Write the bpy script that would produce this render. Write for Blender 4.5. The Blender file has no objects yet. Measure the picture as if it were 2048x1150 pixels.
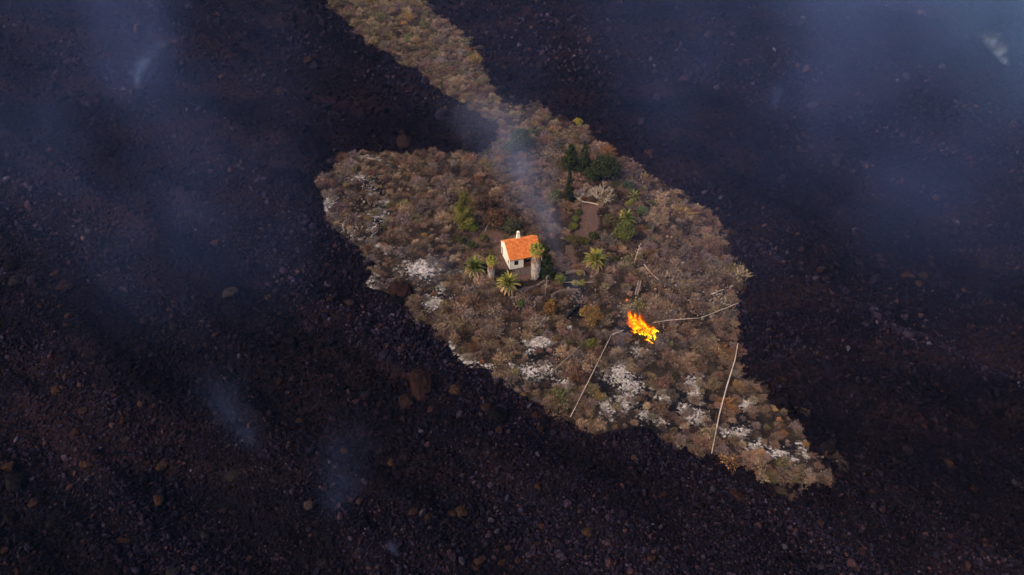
import bpy, bmesh, math, random
import numpy as np
from mathutils import Vector, Matrix, Euler

random.seed(7)
rng = np.random.default_rng(7)
sc = bpy.context.scene
R = math.radians

# ------------------------------------------------------------------ camera
PITCH = R(38.5)
CAM = np.array([-1.7, -137.5, 103.0])
LENS = 28.0
FPX = 2048 * LENS / 36.0
cd = bpy.data.cameras.new('camera')
cam = bpy.data.objects.new('camera', cd)
sc.collection.objects.link(cam)
cam.location = CAM
cam.rotation_euler = (math.pi / 2 - PITCH, 0, 0)
cd.lens = LENS
cd.sensor_width = 36.0
cd.clip_start = 0.5
cd.clip_end = 6000
sc.camera = cam

# ------------------------------------------------------------------ sky, sun, exposure
SUN_EL = R(44)
SUN_AZ = math.atan2(-0.82, -0.57)          # direction (x, y) towards the sun, measured from +Y
world = bpy.data.worlds.new('World')
sc.world = world
world.use_nodes = True
wn = world.node_tree
bg = wn.nodes['Background']
sky = wn.nodes.new('ShaderNodeTexSky')
sky.sky_type = 'NISHITA'
sky.sun_disc = False
sky.sun_elevation = SUN_EL
sky.sun_rotation = SUN_AZ
sky.altitude = 300
sky.dust_density = 2.0
sky.ozone_density = 1.6
wn.links.new(sky.outputs[0], bg.inputs[0])
bg.inputs[1].default_value = 0.095
sd = bpy.data.lights.new('sun', 'SUN')
sun = bpy.data.objects.new('sun', sd)
sc.collection.objects.link(sun)
sd.energy = 3.0
sd.angle = R(48)
sd.color = (1.0, 0.74, 0.46)
sdir = Vector((math.sin(SUN_AZ) * math.cos(SUN_EL), math.cos(SUN_AZ) * math.cos(SUN_EL), math.sin(SUN_EL)))
sun.rotation_euler = sdir.to_track_quat('Z', 'Y').to_euler()
vs = sc.view_settings
vs.view_transform = 'Standard'
vs.look = 'None'
vs.gamma = 1.0
vs.exposure = 0.64
vs.use_curve_mapping = False
cy = sc.cycles
cy.max_bounces = 4
cy.diffuse_bounces = 1
cy.glossy_bounces = 2
cy.transparent_max_bounces = 12
cy.volume_bounces = 0
cy.volume_step_rate = 4.0
cy.volume_max_steps = 32
cy.use_denoising = True
cy.denoising_prefilter = 'FAST'
cy.use_adaptive_sampling = True
cy.adaptive_threshold = 0.013
cy.adaptive_min_samples = 40
sc.render.filter_size = 1.15

# ------------------------------------------------------------------ pixel rays (photo pixels, 2048 wide)
FW = np.array([0, math.cos(PITCH), -math.sin(PITCH)])
UP = np.array([0, math.sin(PITCH), math.cos(PITCH)])
SLOPE = 0.11


def ray(px, py):
    px = np.asarray(px, float)
    py = np.asarray(py, float)
    d = FW + np.multiply.outer((px - 1024) / FPX, np.array([1., 0, 0])) - np.multiply.outer((py - 575) / FPX, UP)
    return d


def on_slope(px, py, h=0.0):
    """where the sight line meets the hillside (raised by h): x, y arrays"""
    d = ray(px, py)
    # CAMz + t dz = SLOPE*(CAMy + t dy) + h
    t = (SLOPE * CAM[1] + h - CAM[2]) / (d[..., 2] - SLOPE * d[..., 1])
    return CAM[0] + t * d[..., 0], CAM[1] + t * d[..., 1]


def mpp(px, py):
    x, y = on_slope(px, py)
    v = np.array([x, y, SLOPE * y]) - CAM
    return float(v @ FW) / FPX


# ------------------------------------------------------------------ noise
def _hash(i, j, s):
    n = (i * 374761393 + j * 668265263 + s * 974634541) & 0xFFFFFFFF
    n = ((n ^ (n >> 13)) * 1274126177) & 0xFFFFFFFF
    return ((n ^ (n >> 16)) & 0xFFFFFF) / float(0xFFFFFF)


def vnoise(x, y, s=0):
    xi = np.floor(x).astype(np.int64)
    yi = np.floor(y).astype(np.int64)
    fx = x - xi
    fy = y - yi
    fx = fx * fx * fx * (fx * (fx * 6 - 15) + 10)
    fy = fy * fy * fy * (fy * (fy * 6 - 15) + 10)
    a = _hash(xi, yi, s)
    b = _hash(xi + 1, yi, s)
    c = _hash(xi, yi + 1, s)
    d = _hash(xi + 1, yi + 1, s)
    return (a + (b - a) * fx) * (1 - fy) + (c + (d - c) * fx) * fy - 0.5


def fbm(x, y, s=0, o=4, g=0.5):
    r = 0
    a = 1.0
    for k in range(o):
        ca, sa = math.cos(k * 0.7), math.sin(k * 0.7)
        r = r + a * vnoise((ca * x - sa * y), (sa * x + ca * y), s + k * 17)
        x = x * 2.03
        y = y * 2.03
        a *= g
    return r


def sstep(a, b, x):
    t = np.clip((x - a) / (b - a), 0, 1)
    return t * t * (3 - 2 * t)


# ------------------------------------------------------------------ the spared hillside: outline and heights
OUT = [(560, -150), (600, -70), (655, 0), (690, 35), (722, 72), (755, 98), (800, 124), (835, 136), (862, 160), (885, 186), (930, 210), (955, 228),
       (992, 246), (1004, 262), (998, 285), (985, 302), (955, 312), (925, 306), (890, 308), (868, 302), (835, 312), (800, 310), (775, 303),
       (735, 300), (692, 316), (668, 340), (650, 362), (645, 390), (652, 425), (665, 452), (690, 476), (720, 500), (748, 528), (742, 556),
       (732, 576), (770, 588), (800, 612), (838, 636), (880, 660), (895, 690), (912, 712), (945, 738), (985, 742), (1012, 768), (1045, 792),
       (1085, 806), (1122, 822), (1145, 848), (1188, 868), (1225, 856), (1265, 858), (1305, 864), (1345, 882), (1385, 903), (1430, 912),
       (1470, 930), (1505, 950), (1560, 968), (1615, 974), (1658, 975), (1648, 940), (1622, 908), (1605, 868), (1580, 838), (1545, 808),
       (1515, 782), (1492, 764), (1482, 735), (1478, 700), (1470, 655), (1466, 610), (1482, 560), (1462, 520), (1452, 480), (1440, 450),
       (1422, 428), (1395, 408), (1358, 392), (1322, 368), (1288, 348), (1262, 332), (1230, 318), (1195, 290), (1150, 258), (1110, 240),
       (1075, 222), (1030, 212), (1000, 205), (968, 165), (962, 130), (940, 98), (918, 72), (900, 52), (868, 28), (842, 0), (800, -70), (770, -150)]
_o = np.array(OUT, float)
_ox, _oy = on_slope(_o[:, 0], _o[:, 1])
POLY = np.stack([_ox, _oy], 1)


def sdf(x, y):
    """signed distance to the outline in metres: negative inside"""
    x = np.asarray(x, float)
    y = np.asarray(y, float)
    best = np.full(x.shape, 1e9)
    ins = np.zeros(x.shape, bool)
    n = len(POLY)
    for i in range(n):
        ax, ay = POLY[i]
        bx, by = POLY[(i + 1) % n]
        ex, ey = bx - ax, by - ay
        t = np.clip(((x - ax) * ex + (y - ay) * ey) / (ex * ex + ey * ey), 0, 1)
        dx = x - ax - t * ex
        dy = y - ay - t * ey
        best = np.minimum(best, dx * dx + dy * dy)
        c = (ay > y) != (by > y)
        ins ^= c & (x < ex * (y - ay) / (ey if abs(ey) > 1e-9 else 1e-9) + ax)
    d = np.sqrt(best)
    return np.where(ins, -d, d)


HX, HY = 0.5, 2.6           # house pad


def soil_h(x, y):
    z = SLOPE * y + 1.3 * fbm(x / 26, y / 26, 3, 3) + 0.28 * fbm(x / 4.0, y / 4.0, 5, 3)
    w = sstep(13, 5.5, np.hypot(x - HX, (y - HY)))
    z = z * (1 - w) + w * -0.02
    return z


def lava_h(x, y, d=None):
    if d is None:
        d = sdf(x, y)
    base = SLOPE * y + 1.3 * fbm(x / 26, y / 26, 3, 3)
    dn = d + 1.4 * fbm(x / 5, y / 5, 31, 3)
    c, s = math.cos(R(-38)), math.sin(R(-38))
    u = c * x + s * y
    v = -s * x + c * y
    flow = fbm(u / 60 + 3, v / 13, 41, 3)
    ridge = 1 - np.abs(2 * fbm(u / 90, v / 18, 47, 2))
    amp = sstep(-0.5, 14, dn)
    z = base - 1.6 + 1.75 * sstep(-3, 0.6, dn) + 1.9 * sstep(0, 13, dn)
    z = z + amp * (2.6 * fbm(x / 30, y / 30, 51, 3) + 3.2 * flow + 2.4 * (ridge - 0.7))
    z = z + sstep(-1, 2, dn) * (0.9 * fbm(x / 5.5, y / 5.5, 61, 3) + 0.55 * np.abs(fbm(x / 2.1, y / 2.1, 67, 3)) + sstep(1, 6, dn) * 0.8 * fbm(u / 14, v / 3.2, 71, 2))
    return z


# ------------------------------------------------------------------ helpers
COL = sc.collection


def tag(o, label=None, cat=None, group=None, kind=None):
    if label:
        o['label'] = label
    if cat:
        o['category'] = cat
    if group:
        o['group'] = group
    if kind:
        o['kind'] = kind
    return o


def empty(name, loc, rz=0.0, parent=None):
    o = bpy.data.objects.new(name, None)
    o.empty_display_size = 0.2
    COL.objects.link(o)
    o.location = loc
    o.rotation_euler = (0, 0, rz)
    if parent:
        o.parent = parent
    return o


def link(name, me, parent=None, loc=None, rot=None, scale=None, col=None):
    o = bpy.data.objects.new(name, me)
    COL.objects.link(o)
    if parent:
        o.parent = parent
    if loc is not None:
        o.location = loc
    if rot is not None:
        o.rotation_euler = rot
    if scale is not None:
        o.scale = scale if hasattr(scale, '__len__') else (scale,) * 3
    if col is not None:
        o['col'] = [float(c) for c in col]
    return o


def mesh(name, v, f, mat=None, smooth=False):
    me = bpy.data.meshes.new(name)
    v = np.asarray(v, np.float32).reshape(-1, 3)
    if isinstance(f, np.ndarray) and f.ndim == 2:
        k = f.shape[1]
        me.vertices.add(len(v))
        me.vertices.foreach_set('co', v.ravel())
        me.loops.add(f.size)
        me.loops.foreach_set('vertex_index', f.ravel().astype(np.int32))
        me.polygons.add(len(f))
        me.polygons.foreach_set('loop_start', np.arange(0, f.size, k, dtype=np.int32))
        me.polygons.foreach_set('loop_total', np.full(len(f), k, np.int32))
        me.update(calc_edges=True)
    else:
        me.from_pydata([tuple(map(float, p)) for p in v], [], [tuple(map(int, q)) for q in f])
    if mat:
        me.materials.append(mat)
    if smooth:
        me.polygons.foreach_set('use_smooth', np.ones(len(me.polygons), bool))
    me.update()
    return me


class MB:
    def __init__(s):
        s.v = []
        s.f = []

    def box(s, a, b):
        (x0, y0, z0), (x1, y1, z1) = a, b
        n = len(s.v)
        s.v += [(x0, y0, z0), (x1, y0, z0), (x1, y1, z0), (x0, y1, z0), (x0, y0, z1), (x1, y0, z1), (x1, y1, z1), (x0, y1, z1)]
        s.f += [tuple(n + i for i in q) for q in ((0, 3, 2, 1), (4, 5, 6, 7), (0, 1, 5, 4), (1, 2, 6, 5), (2, 3, 7, 6), (3, 0, 4, 7))]
        return s

    def prism(s, prof, x0, x1):
        """profile of (y, z) swept along x"""
        n = len(s.v)
        k = len(prof)
        s.v += [(x0, p[0], p[1]) for p in prof] + [(x1, p[0], p[1]) for p in prof]
        s.f += [tuple(n + i for i in range(k)), tuple(n + k + i for i in reversed(range(k)))]
        for i in range(k):
            j = (i + 1) % k
            s.f.append((n + i, n + k + i, n + k + j, n + j))
        return s

    def tube(s, pts, rad, seg=7, cap=True):
        pts = [Vector(p) for p in pts]
        rings = []
        for i, p in enumerate(pts):
            t = (pts[min(i + 1, len(pts) - 1)] - pts[max(i - 1, 0)]).normalized()
            a = t.orthogonal().normalized() if i == 0 else (rings[-1][1] - t * rings[-1][1].dot(t)).normalized()
            b = t.cross(a)
            n = len(s.v)
            r = rad[i] if hasattr(rad, '__len__') else rad
            for k in range(seg):
                w = 2 * math.pi * k / seg
                q = p + (a * math.cos(w) + b * math.sin(w)) * r
                s.v.append(tuple(q))
            rings.append((n, a))
        for i in range(len(rings) - 1):
            n0, n1 = rings[i][0], rings[i + 1][0]
            for k in range(seg):
                j = (k + 1) % seg
                s.f.append((n0 + k, n0 + j, n1 + j, n1 + k))
        if cap:
            s.f.append(tuple(rings[0][0] + k for k in reversed(range(seg))))
            s.f.append(tuple(rings[-1][0] + k for k in range(seg)))
        return s

    def build(s, name, mat, parent=None, smooth=False, **kw):
        return link(name, mesh(name, s.v, s.f, mat, smooth), parent, **kw)


# ------------------------------------------------------------------ materials
def mat(name):
    m = bpy.data.materials.new(name)
    m.use_nodes = True
    nt = m.node_tree
    b = nt.nodes['Principled BSDF']
    return m, nt, b


def N(nt, t, **kw):
    n = nt.nodes.new(t)
    for k, v in kw.items():
        if k.startswith('i_'):
            n.inputs[k[2:].replace('_', ' ')].default_value = v
        else:
            setattr(n, k, v)
    return n


def ramp(nt, fac, stops):
    r = nt.nodes.new('ShaderNodeValToRGB')
    e = r.color_ramp.elements
    while len(e) > 1:
        e.remove(e[-1])
    e[0].position = stops[0][0]
    e[0].color = (*stops[0][1], 1)
    for p, c in stops[1:]:
        q = e.new(p)
        q.color = (*c, 1)
    nt.links.new(fac, r.inputs[0])
    return r.outputs[0]


def math_n(nt, op, a, b=None, c=None, clamp=False):
    n = nt.nodes.new('ShaderNodeMath')
    n.operation = op
    n.use_clamp = clamp
    for i, v in enumerate((a, b, c)):
        if v is None:
            continue
        if hasattr(v, 'is_linked') or hasattr(v, 'links'):
            nt.links.new(v, n.inputs[i])
        else:
            n.inputs[i].default_value = v
    return n.outputs[0]


def mixc(nt, fac, a, b, mode='MIX'):
    n = nt.nodes.new('ShaderNodeMix')
    n.data_type = 'RGBA'
    n.blend_type = mode
    for sock, v in ((n.inputs[0], fac), (n.inputs[6], a), (n.inputs[7], b)):
        if hasattr(v, 'links'):
            nt.links.new(v, sock)
        elif hasattr(v, '__len__'):
            sock.default_value = (*v, 1)[:4]
        else:
            sock.default_value = v
    return n.outputs[2]


def texnoise(nt, scale, detail=3, rough=0.55, coord='Object', vec=None):
    n = nt.nodes.new('ShaderNodeTexNoise')
    n.inputs['Scale'].default_value = scale
    n.inputs['Detail'].default_value = detail
    n.inputs['Roughness'].default_value = rough
    if vec is None:
        tc = nt.nodes.new('ShaderNodeTexCoord')
        vec = tc.outputs[coord]
    nt.links.new(vec, n.inputs['Vector'])
    return n.outputs['Fac']


def bump(nt, b, h, strength=0.5, dist=0.1):
    n = nt.nodes.new('ShaderNodeBump')
    n.inputs['Strength'].default_value = strength
    n.inputs['Distance'].default_value = dist
    nt.links.new(h, n.inputs['Height'])
    nt.links.new(n.outputs[0], b.inputs['Normal'])


def simple(name, col, rough=0.85, var=0.25, scale=3.0, bumpd=0.0):
    m, nt, b = mat(name)
    f = texnoise(nt, scale, 4)
    lo = tuple(c * (1 - var) for c in col)
    hi = tuple(min(1, c * (1 + var)) for c in col)
    nt.links.new(ramp(nt, f, [(0.3, lo), (0.7, hi)]), b.inputs['Base Color'])
    b.inputs['Roughness'].default_value = rough
    b.inputs['Specular IOR Level'].default_value = 0.25
    if bumpd:
        bump(nt, b, f, 0.6, bumpd)
    return m


def attr(nt, name, typ='GEOMETRY'):
    a = nt.nodes.new('ShaderNodeAttribute')
    a.attribute_name = name
    a.attribute_type = typ
    return a


# lava ground
M_LAVA, nt, b = mat('lava')
lmp = nt.nodes.new('ShaderNodeMapping')
lmp.inputs['Rotation'].default_value = (0, 0, R(38))
lmp.inputs['Scale'].default_value = (.28, 1, 1)
ltc = nt.nodes.new('ShaderNodeTexCoord')
nt.links.new(ltc.outputs['Object'], lmp.inputs[0])
f1 = texnoise(nt, 0.085, 3, 0.6, vec=lmp.outputs[0])
f2 = texnoise(nt, 1.1, 2, 0.65)
c = ramp(nt, f1, [(0.36, (0.0024, 0.0022, 0.0056)), (0.5, (0.0050, 0.0037, 0.0078)), (0.64, (0.0122, 0.0068, 0.0100))])
c2 = ramp(nt, f2, [(0.3, (0.45, 0.45, 0.45)), (0.7, (1.5, 1.4, 1.4))])
nt.links.new(mixc(nt, 1.0, c, c2, 'MULTIPLY'), b.inputs['Base Color'])
b.inputs['Roughness'].default_value = 0.9
b.inputs['Specular IOR Level'].default_value = 0.03
vo = nt.nodes.new('ShaderNodeTexVoronoi')
vo.inputs['Scale'].default_value = 1.6
tc = nt.nodes.new('ShaderNodeTexCoord')
nt.links.new(tc.outputs['Object'], vo.inputs['Vector'])
bump(nt, b, math_n(nt, 'ADD', vo.outputs['Distance'], math_n(nt, 'MULTIPLY', f2, 0.6)), 1.0, 0.5)

# lava stones: colour by 'col' of the stone (object or instance)
M_ROCK, nt, b = mat('lava_stone')
a = attr(nt, 'col', 'INSTANCER')
f = texnoise(nt, 2.2, 2, 0.65)
c2 = ramp(nt, f, [(0.3, (0.45, 0.45, 0.45)), (0.7, (1.45, 1.4, 1.4))])
nt.links.new(mixc(nt, 1.0, a.outputs['Color'], c2, 'MULTIPLY'), b.inputs['Base Color'])
b.inputs['Roughness'].default_value = 0.9
b.inputs['Specular IOR Level'].default_value = 0.03
bump(nt, b, f, 0.8, 0.25)

# leaves and twigs: colour by 'col' of the plant, varied leaf by leaf
M_LEAF, nt, b = mat('foliage')
a = attr(nt, 'col', 'INSTANCER')
s = attr(nt, 'leaf', 'GEOMETRY')
c2 = ramp(nt, s.outputs['Fac'], [(0.0, (0.45, 0.43, 0.42)), (0.5, (1.0, 1.0, 1.0)), (1.0, (1.75, 1.72, 1.6))])
c3 = mixc(nt, 1.0, a.outputs['Color'], c2, 'MULTIPLY')
nt.links.new(c3, b.inputs['Base Color'])
b.inputs['Roughness'].default_value = 0.8
b.inputs['Specular IOR Level'].default_value = 0.12

# hillside soil: bare earth, ash and char as painted patches with their own outlines
M_SOIL, nt, b = mat('hillside_soil')
f1 = texnoise(nt, 0.35, 5, 0.6)
f2 = texnoise(nt, 2.6, 5, 0.65)
soil = ramp(nt, f1, [(0.3, (0.012, 0.009, 0.009)), (0.5, (0.022, 0.016, 0.014)), (0.7, (0.042, 0.029, 0.023))])
dirt = ramp(nt, f2, [(0.3, (0.070, 0.042, 0.037)), (0.7, (0.135, 0.086, 0.074))])
ashc = ramp(nt, f2, [(0.33, (0.04, 0.036, 0.04)), (0.46, (0.30, 0.27, 0.275)), (0.60, (0.60, 0.56, 0.56))])
char = (0.006, 0.0055, 0.008)


def brk(name, lo, hi, k, fine):
    a_ = attr(nt, name)
    v_ = math_n(nt, 'ADD', a_.outputs['Fac'], math_n(nt, 'MULTIPLY', math_n(nt, 'SUBTRACT', fine, 0.5), k))
    mr = nt.nodes.new('ShaderNodeMapRange')
    mr.inputs['From Min'].default_value = lo
    mr.inputs['From Max'].default_value = hi
    nt.links.new(v_, mr.inputs['Value'])
    return mr.outputs[0]


f3 = texnoise(nt, 0.9, 6, 0.7)
f4 = texnoise(nt, 1.7, 5, 0.8)
c = mixc(nt, brk('burnt', 0.35, 0.6, 1.0, f1), soil, char)
c = mixc(nt, brk('dirt', 0.35, 0.6, 0.5, f3), c, dirt)
c = mixc(nt, brk('ash', 0.50, 0.76, 3.8, f4), c, ashc)
nt.links.new(c, b.inputs['Base Color'])
b.inputs['Roughness'].default_value = 0.95
b.inputs['Specular IOR Level'].default_value = 0.1
bump(nt, b, math_n(nt, 'ADD', f2, f3), 0.8, 0.25)

M_WALL = simple('limewash', (0.86, 0.80, 0.69), 0.9, 0.07, 1.2, 0.01)
M_DARKWOOD = simple('dark_wood', (0.035, 0.022, 0.018), 0.6, 0.3, 6)
M_BROWNWOOD = simple('brown_wood', (0.13, 0.055, 0.030), 0.7, 0.3, 5)
M_PAVE = simple('terrace_paving', (0.085, 0.065, 0.062), 0.9, 0.3, 2.2, 0.03)
M_STONE = simple('pale_stone', (0.22, 0.165, 0.135), 0.95, 0.35, 2.0, 0.05)
M_DSTONE = simple('dark_stone', (0.10, 0.08, 0.075), 0.95, 0.4, 2.0, 0.05)
M_PIPE = simple('pale_pipe', (0.46, 0.38, 0.33), 0.7, 0.3, 0.7)
M_BARK = simple('bark', (0.10, 0.07, 0.05), 0.95, 0.4, 5, 0.05)
M_PALEBARK = simple('pale_bark', (0.42, 0.34, 0.28), 0.9, 0.3, 3, 0.02)
M_SKIRT = simple('dead_frond_skirt', (0.44, 0.37, 0.335), 0.95, 0.5, 4.5, 0.1)
M_CHAR = simple('charred_wood', (0.012, 0.011, 0.012), 0.8, 0.4, 3, 0.05)
m, nt, b = mat('glass')
b.inputs['Base Color'].default_value = (0.012, 0.014, 0.02, 1)
b.inputs['Roughness'].default_value = 0.12
M_GLASS = m
# roof tiles: fired clay varied tile by tile
M_TILE, nt, b = mat('clay_tile')
a = attr(nt, 'leaf')
c1 = ramp(nt, a.outputs['Fac'], [(0.0, (0.40, 0.105, 0.026)), (0.4, (0.62, 0.165, 0.034)), (0.8, (0.74, 0.225, 0.050)), (1.0, (0.78, 0.32, 0.10))])
f = texnoise(nt, 1.1, 5, 0.6)
c2 = ramp(nt, f, [(0.25, (0.55, 0.5, 0.5)), (0.5, (1, 1, 1)), (0.75, (1.08, 1.1, 1.1))])
nt.links.new(mixc(nt, 1.0, c1, c2, 'MULTIPLY'), b.inputs['Base Color'])
b.inputs['Roughness'].default_value = 0.85
# flame: gives off light, hotter towards its root
M_FLAME, nt, b = mat('flame')
nt.nodes.remove(b)
a = attr(nt, 'hotness')
f = texnoise(nt, 5.5, 3, 0.65)
h = math_n(nt, 'ADD', a.outputs['Fac'], math_n(nt, 'MULTIPLY', math_n(nt, 'SUBTRACT', f, 0.5), 1.7), clamp=True)
ec = ramp(nt, h, [(0.0, (0.7, 0.03, 0.003)), (0.22, (1.0, 0.09, 0.003)), (0.45, (1.0, 0.24, 0.004)), (0.7, (1.0, 0.50, 0.010)), (1.0, (1.0, 0.72, 0.06))])
em = nt.nodes.new('ShaderNodeEmission')
nt.links.new(ec, em.inputs[0])
mr = nt.nodes.new('ShaderNodeMapRange')
mr.inputs['To Min'].default_value = 0.8
mr.inputs['To Max'].default_value = 2.2
nt.links.new(h, mr.inputs['Value'])
nt.links.new(mr.outputs[0], em.inputs[1])
tr = nt.nodes.new('ShaderNodeBsdfTransparent')
mx = nt.nodes.new('ShaderNodeMixShader')
fmp = nt.nodes.new('ShaderNodeMapping')
fmp.inputs['Scale'].default_value = (1, 1, .35)
ftc = nt.nodes.new('ShaderNodeTexCoord')
nt.links.new(ftc.outputs['Object'], fmp.inputs[0])
fn = texnoise(nt, 9.0, 2, .6, vec=fmp.outputs[0])
nt.links.new(math_n(nt, 'MULTIPLY', math_n(nt, 'SUBTRACT', math_n(nt, 'ADD', h, fn), .62), 3.0, clamp=True), mx.inputs[0])
nt.links.new(tr.outputs[0], mx.inputs[1])
nt.links.new(em.outputs[0], mx.inputs[2])
nt.links.new(mx.outputs[0], nt.nodes['Material Output'].inputs[0])

M_FLAME.cycles.emission_sampling = 'NONE'

# ------------------------------------------------------------------ ground: lava field
def axis(lo, hi, step, far, grow):
    a_ = list(np.arange(lo, hi + 1e-6, step))
    s_, p = step, a_[-1]
    while p < far:
        s_ *= grow
        p += s_
        a_.append(p)
    s_, p = step, a_[0]
    pre = []
    while p > -far:
        s_ *= grow
        p -= s_
        pre.append(p)
    return np.array(pre[::-1] + a_)


def heightfield(name, xs, ys, hf, mat_, keep=None):
    X, Y = np.meshgrid(xs, ys)
    Z = hf(X, Y)
    nx, ny = len(xs), len(ys)
    idx = np.arange(nx * ny).reshape(ny, nx)
    q = np.stack([idx[:-1, :-1], idx[:-1, 1:], idx[1:, 1:], idx[1:, :-1]], -1).reshape(-1, 4)
    if keep is not None:
        k = keep(X, Y)
        kq = (k[:-1, :-1] | k[:-1, 1:] | k[1:, 1:] | k[1:, :-1]).reshape(-1)
        q = q[kq]
    me = mesh(name, np.stack([X, Y, Z], -1).reshape(-1, 3), q, mat_, True)
    return link(name, me), X, Y, Z


xs = axis(-178, 176, 0.55, 2600, 1.22)
ys = axis(-78, 135, 0.5, 2600, 1.22)
lava, _, _, _ = heightfield('lava_field', xs, ys, lava_h, M_LAVA)
tag(lava, kind='structure', label='dark field of cooled lava all around the spared hillside')

# ------------------------------------------------------------------ ground: spared hillside
bb0 = POLY.min(0) - 6
bb1 = POLY.max(0) + 6
bb1[1] = min(bb1[1], 190)
hxs = np.arange(bb0[0], bb1[0], 0.42)
hys = np.arange(bb0[1], bb1[1], 0.42)
hill, HXg, HYg, HZg = heightfield('hillside', hxs, hys, soil_h, M_SOIL, keep=lambda X, Y: sdf(X, Y) < 4)
tag(hill, kind='structure', label='dry brown hillside spared by the lava')


def patch_field(lst, gain=1.0, wide=1.0):
    """lst of (px, py, rx_px, ry_px, strength[, angle]) painted on the ground -> field value in world coordinates"""
    out = []
    for p in lst:
        px, py, rx, ry, st = p[:5]
        ang = p[5] if len(p) > 5 else 0.0
        x, y = on_slope(px, py)
        m_ = mpp(px, py)
        x2, y2 = on_slope(px, py - 1)
        out.append((float(x), float(y), wide * rx * m_, wide * ry * float(y2 - y), st * gain, ang))

    def F(X, Y):
        r = np.zeros(np.shape(X))
        for (x, y, a_, b_, st, an) in out:
            dx, dy = X - x, Y - y
            c_, s_ = math.cos(an), math.sin(an)
            u, v = c_ * dx + s_ * dy, -s_ * dx + c_ * dy
            r = np.maximum(r, st * np.exp(-((u / a_) ** 2 + (v / b_) ** 2)))
        return r
    return F


ASH = [(845, 538, 34, 17, 1.1), (908, 545, 12, 6, 0.9), (865, 606, 17, 13, 1.0), (885, 578, 9, 13, 0.8), (985, 632, 12, 7, .8),
       (1078, 684, 26, 11, 1.1), (1058, 742, 22, 14, .9), (1090, 738, 20, 14, .8), (1130, 770, 16, 18, .8), (1240, 745, 26, 26, .95),
       (1262, 770, 26, 16, .9), (1252, 800, 18, 22, .85), (1215, 812, 18, 20, .7), (1330, 790, 16, 12, .9), (1388, 778, 14, 26, 1.0),
       (1390, 832, 26, 18, .8), (1370, 815, 12, 14, .85), (1325, 840, 14, 12, .7), (1290, 828, 18, 12, .7), (1494, 812, 15, 12, 1.0),
       (1475, 868, 20, 14, .85), (1450, 862, 12, 12, .75), (1510, 895, 26, 10, .85), (1548, 908, 26, 10, .85), (1580, 920, 22, 8, .8),
       (1605, 905, 10, 14, .7), (1285, 702, 20, 8, .8), (1310, 560, 10, 6, .5), (710, 327, 7, 5, 1.0), (735, 315, 36, 5, .75, -.2),
       (770, 400, 18, 6, .85), (720, 355, 26, 6, .7), (742, 380, 10, 16, .6), (660, 400, 12, 20, .85), (655, 420, 10, 12, .8),
       (755, 430, 20, 16, .65), (745, 455, 14, 14, .65), (755, 490, 9, 5, 1.0), (772, 503, 8, 6, .9), (700, 465, 26, 8, .7, -.6),
       (735, 566, 18, 4, .95), (745, 578, 10, 6, .9), (750, 552, 8, 6, .6), (902, 692, 8, 12, .85), (935, 722, 24, 9, .85), (905, 712, 12, 8, .8), (880, 668, 6, 4, .9),
       (975, 733, 14, 7, .7), (1020, 730, 10, 8, .6), (968, 315, 8, 6, .9), (1060, 700, 12, 10, .7), (830, 312, 8, 5, .6), (1440, 600, 20, 14, .55), (1600, 890, 8, 6, .9), (1138, 655, 8, 5, .7), (1035, 595, 10, 9, .55), (1340, 545, 24, 10, .4), (1100, 310, 14, 10, .5)]
BURNT = [(745, 385, 40, 45, .8), (760, 440, 34, 40, .9), (850, 540, 60, 24, .75), (870, 600, 40, 26, .8), (790, 592, 40, 16, .9), (1080, 700, 70, 34, .8),
         (1100, 750, 60, 40, .85), (1245, 780, 70, 60, .9), (1380, 810, 80, 50, .85), (1330, 850, 90, 30, .9), (1490, 850, 50, 45, .8), (1540, 900, 70, 25, .8),
         (1245, 650, 40, 26, .8), (1155, 620, 26, 20, .9), (940, 720, 60, 20, .7), (660, 410, 20, 30, .7), (745, 560, 30, 20, .8), (1150, 575, 34, 26, .7), (715, 470, 40, 16, .6)]
DIRT = [(1178, 442, 22, 26, 1.1), (1180, 420, 22, 14, 1.0), (1165, 470, 20, 18, 1.0), (1225, 415, 20, 10, .9), (1145, 508, 16, 26, .75), (1118, 515, 12, 22, .8), (1080, 328, 30, 6, 1.0, -.45),
        (1120, 348, 26, 7, 1.0, -.5), (1150, 368, 20, 9, 1.0, -.8), (1164, 385, 14, 10, .9), (985, 468, 34, 16, .95), (960, 480, 30, 14, .7), (1005, 500, 26, 24, .9), (1010, 530, 26, 14, .8),
        (1045, 552, 34, 14, .85), (1310, 388, 14, 8, .9, -.7), (1285, 372, 14, 5, .8), (1090, 570, 26, 10, .6), (1175, 525, 26, 8, .8), (1120, 322, 12, 6, .6), (1255, 345, 16, 6, .6)]
ASHF, BURNF, DIRTF = patch_field(ASH, .92, 1.22), patch_field(BURNT), patch_field(DIRT)
for nm, F in (('ash', ASHF), ('burnt', BURNF), ('dirt', DIRTF)):
    at_ = hill.data.attributes.new(nm, 'FLOAT', 'POINT')
    at_.data.foreach_set('value', F(HXg, HYg).ravel().astype(np.float32))


def ground(px, py, lava_=False):
    """photo pixel of a thing's foot -> world point on the ground"""
    h = 3.0 if lava_ else 0.0
    for _ in range(4):
        x, y = on_slope(px, py, h)
        z = float((lava_h if lava_ else soil_h)(np.array([x]), np.array([y]))[0])
        h = z - SLOPE * float(y)
    return Vector((float(x), float(y), z))


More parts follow.
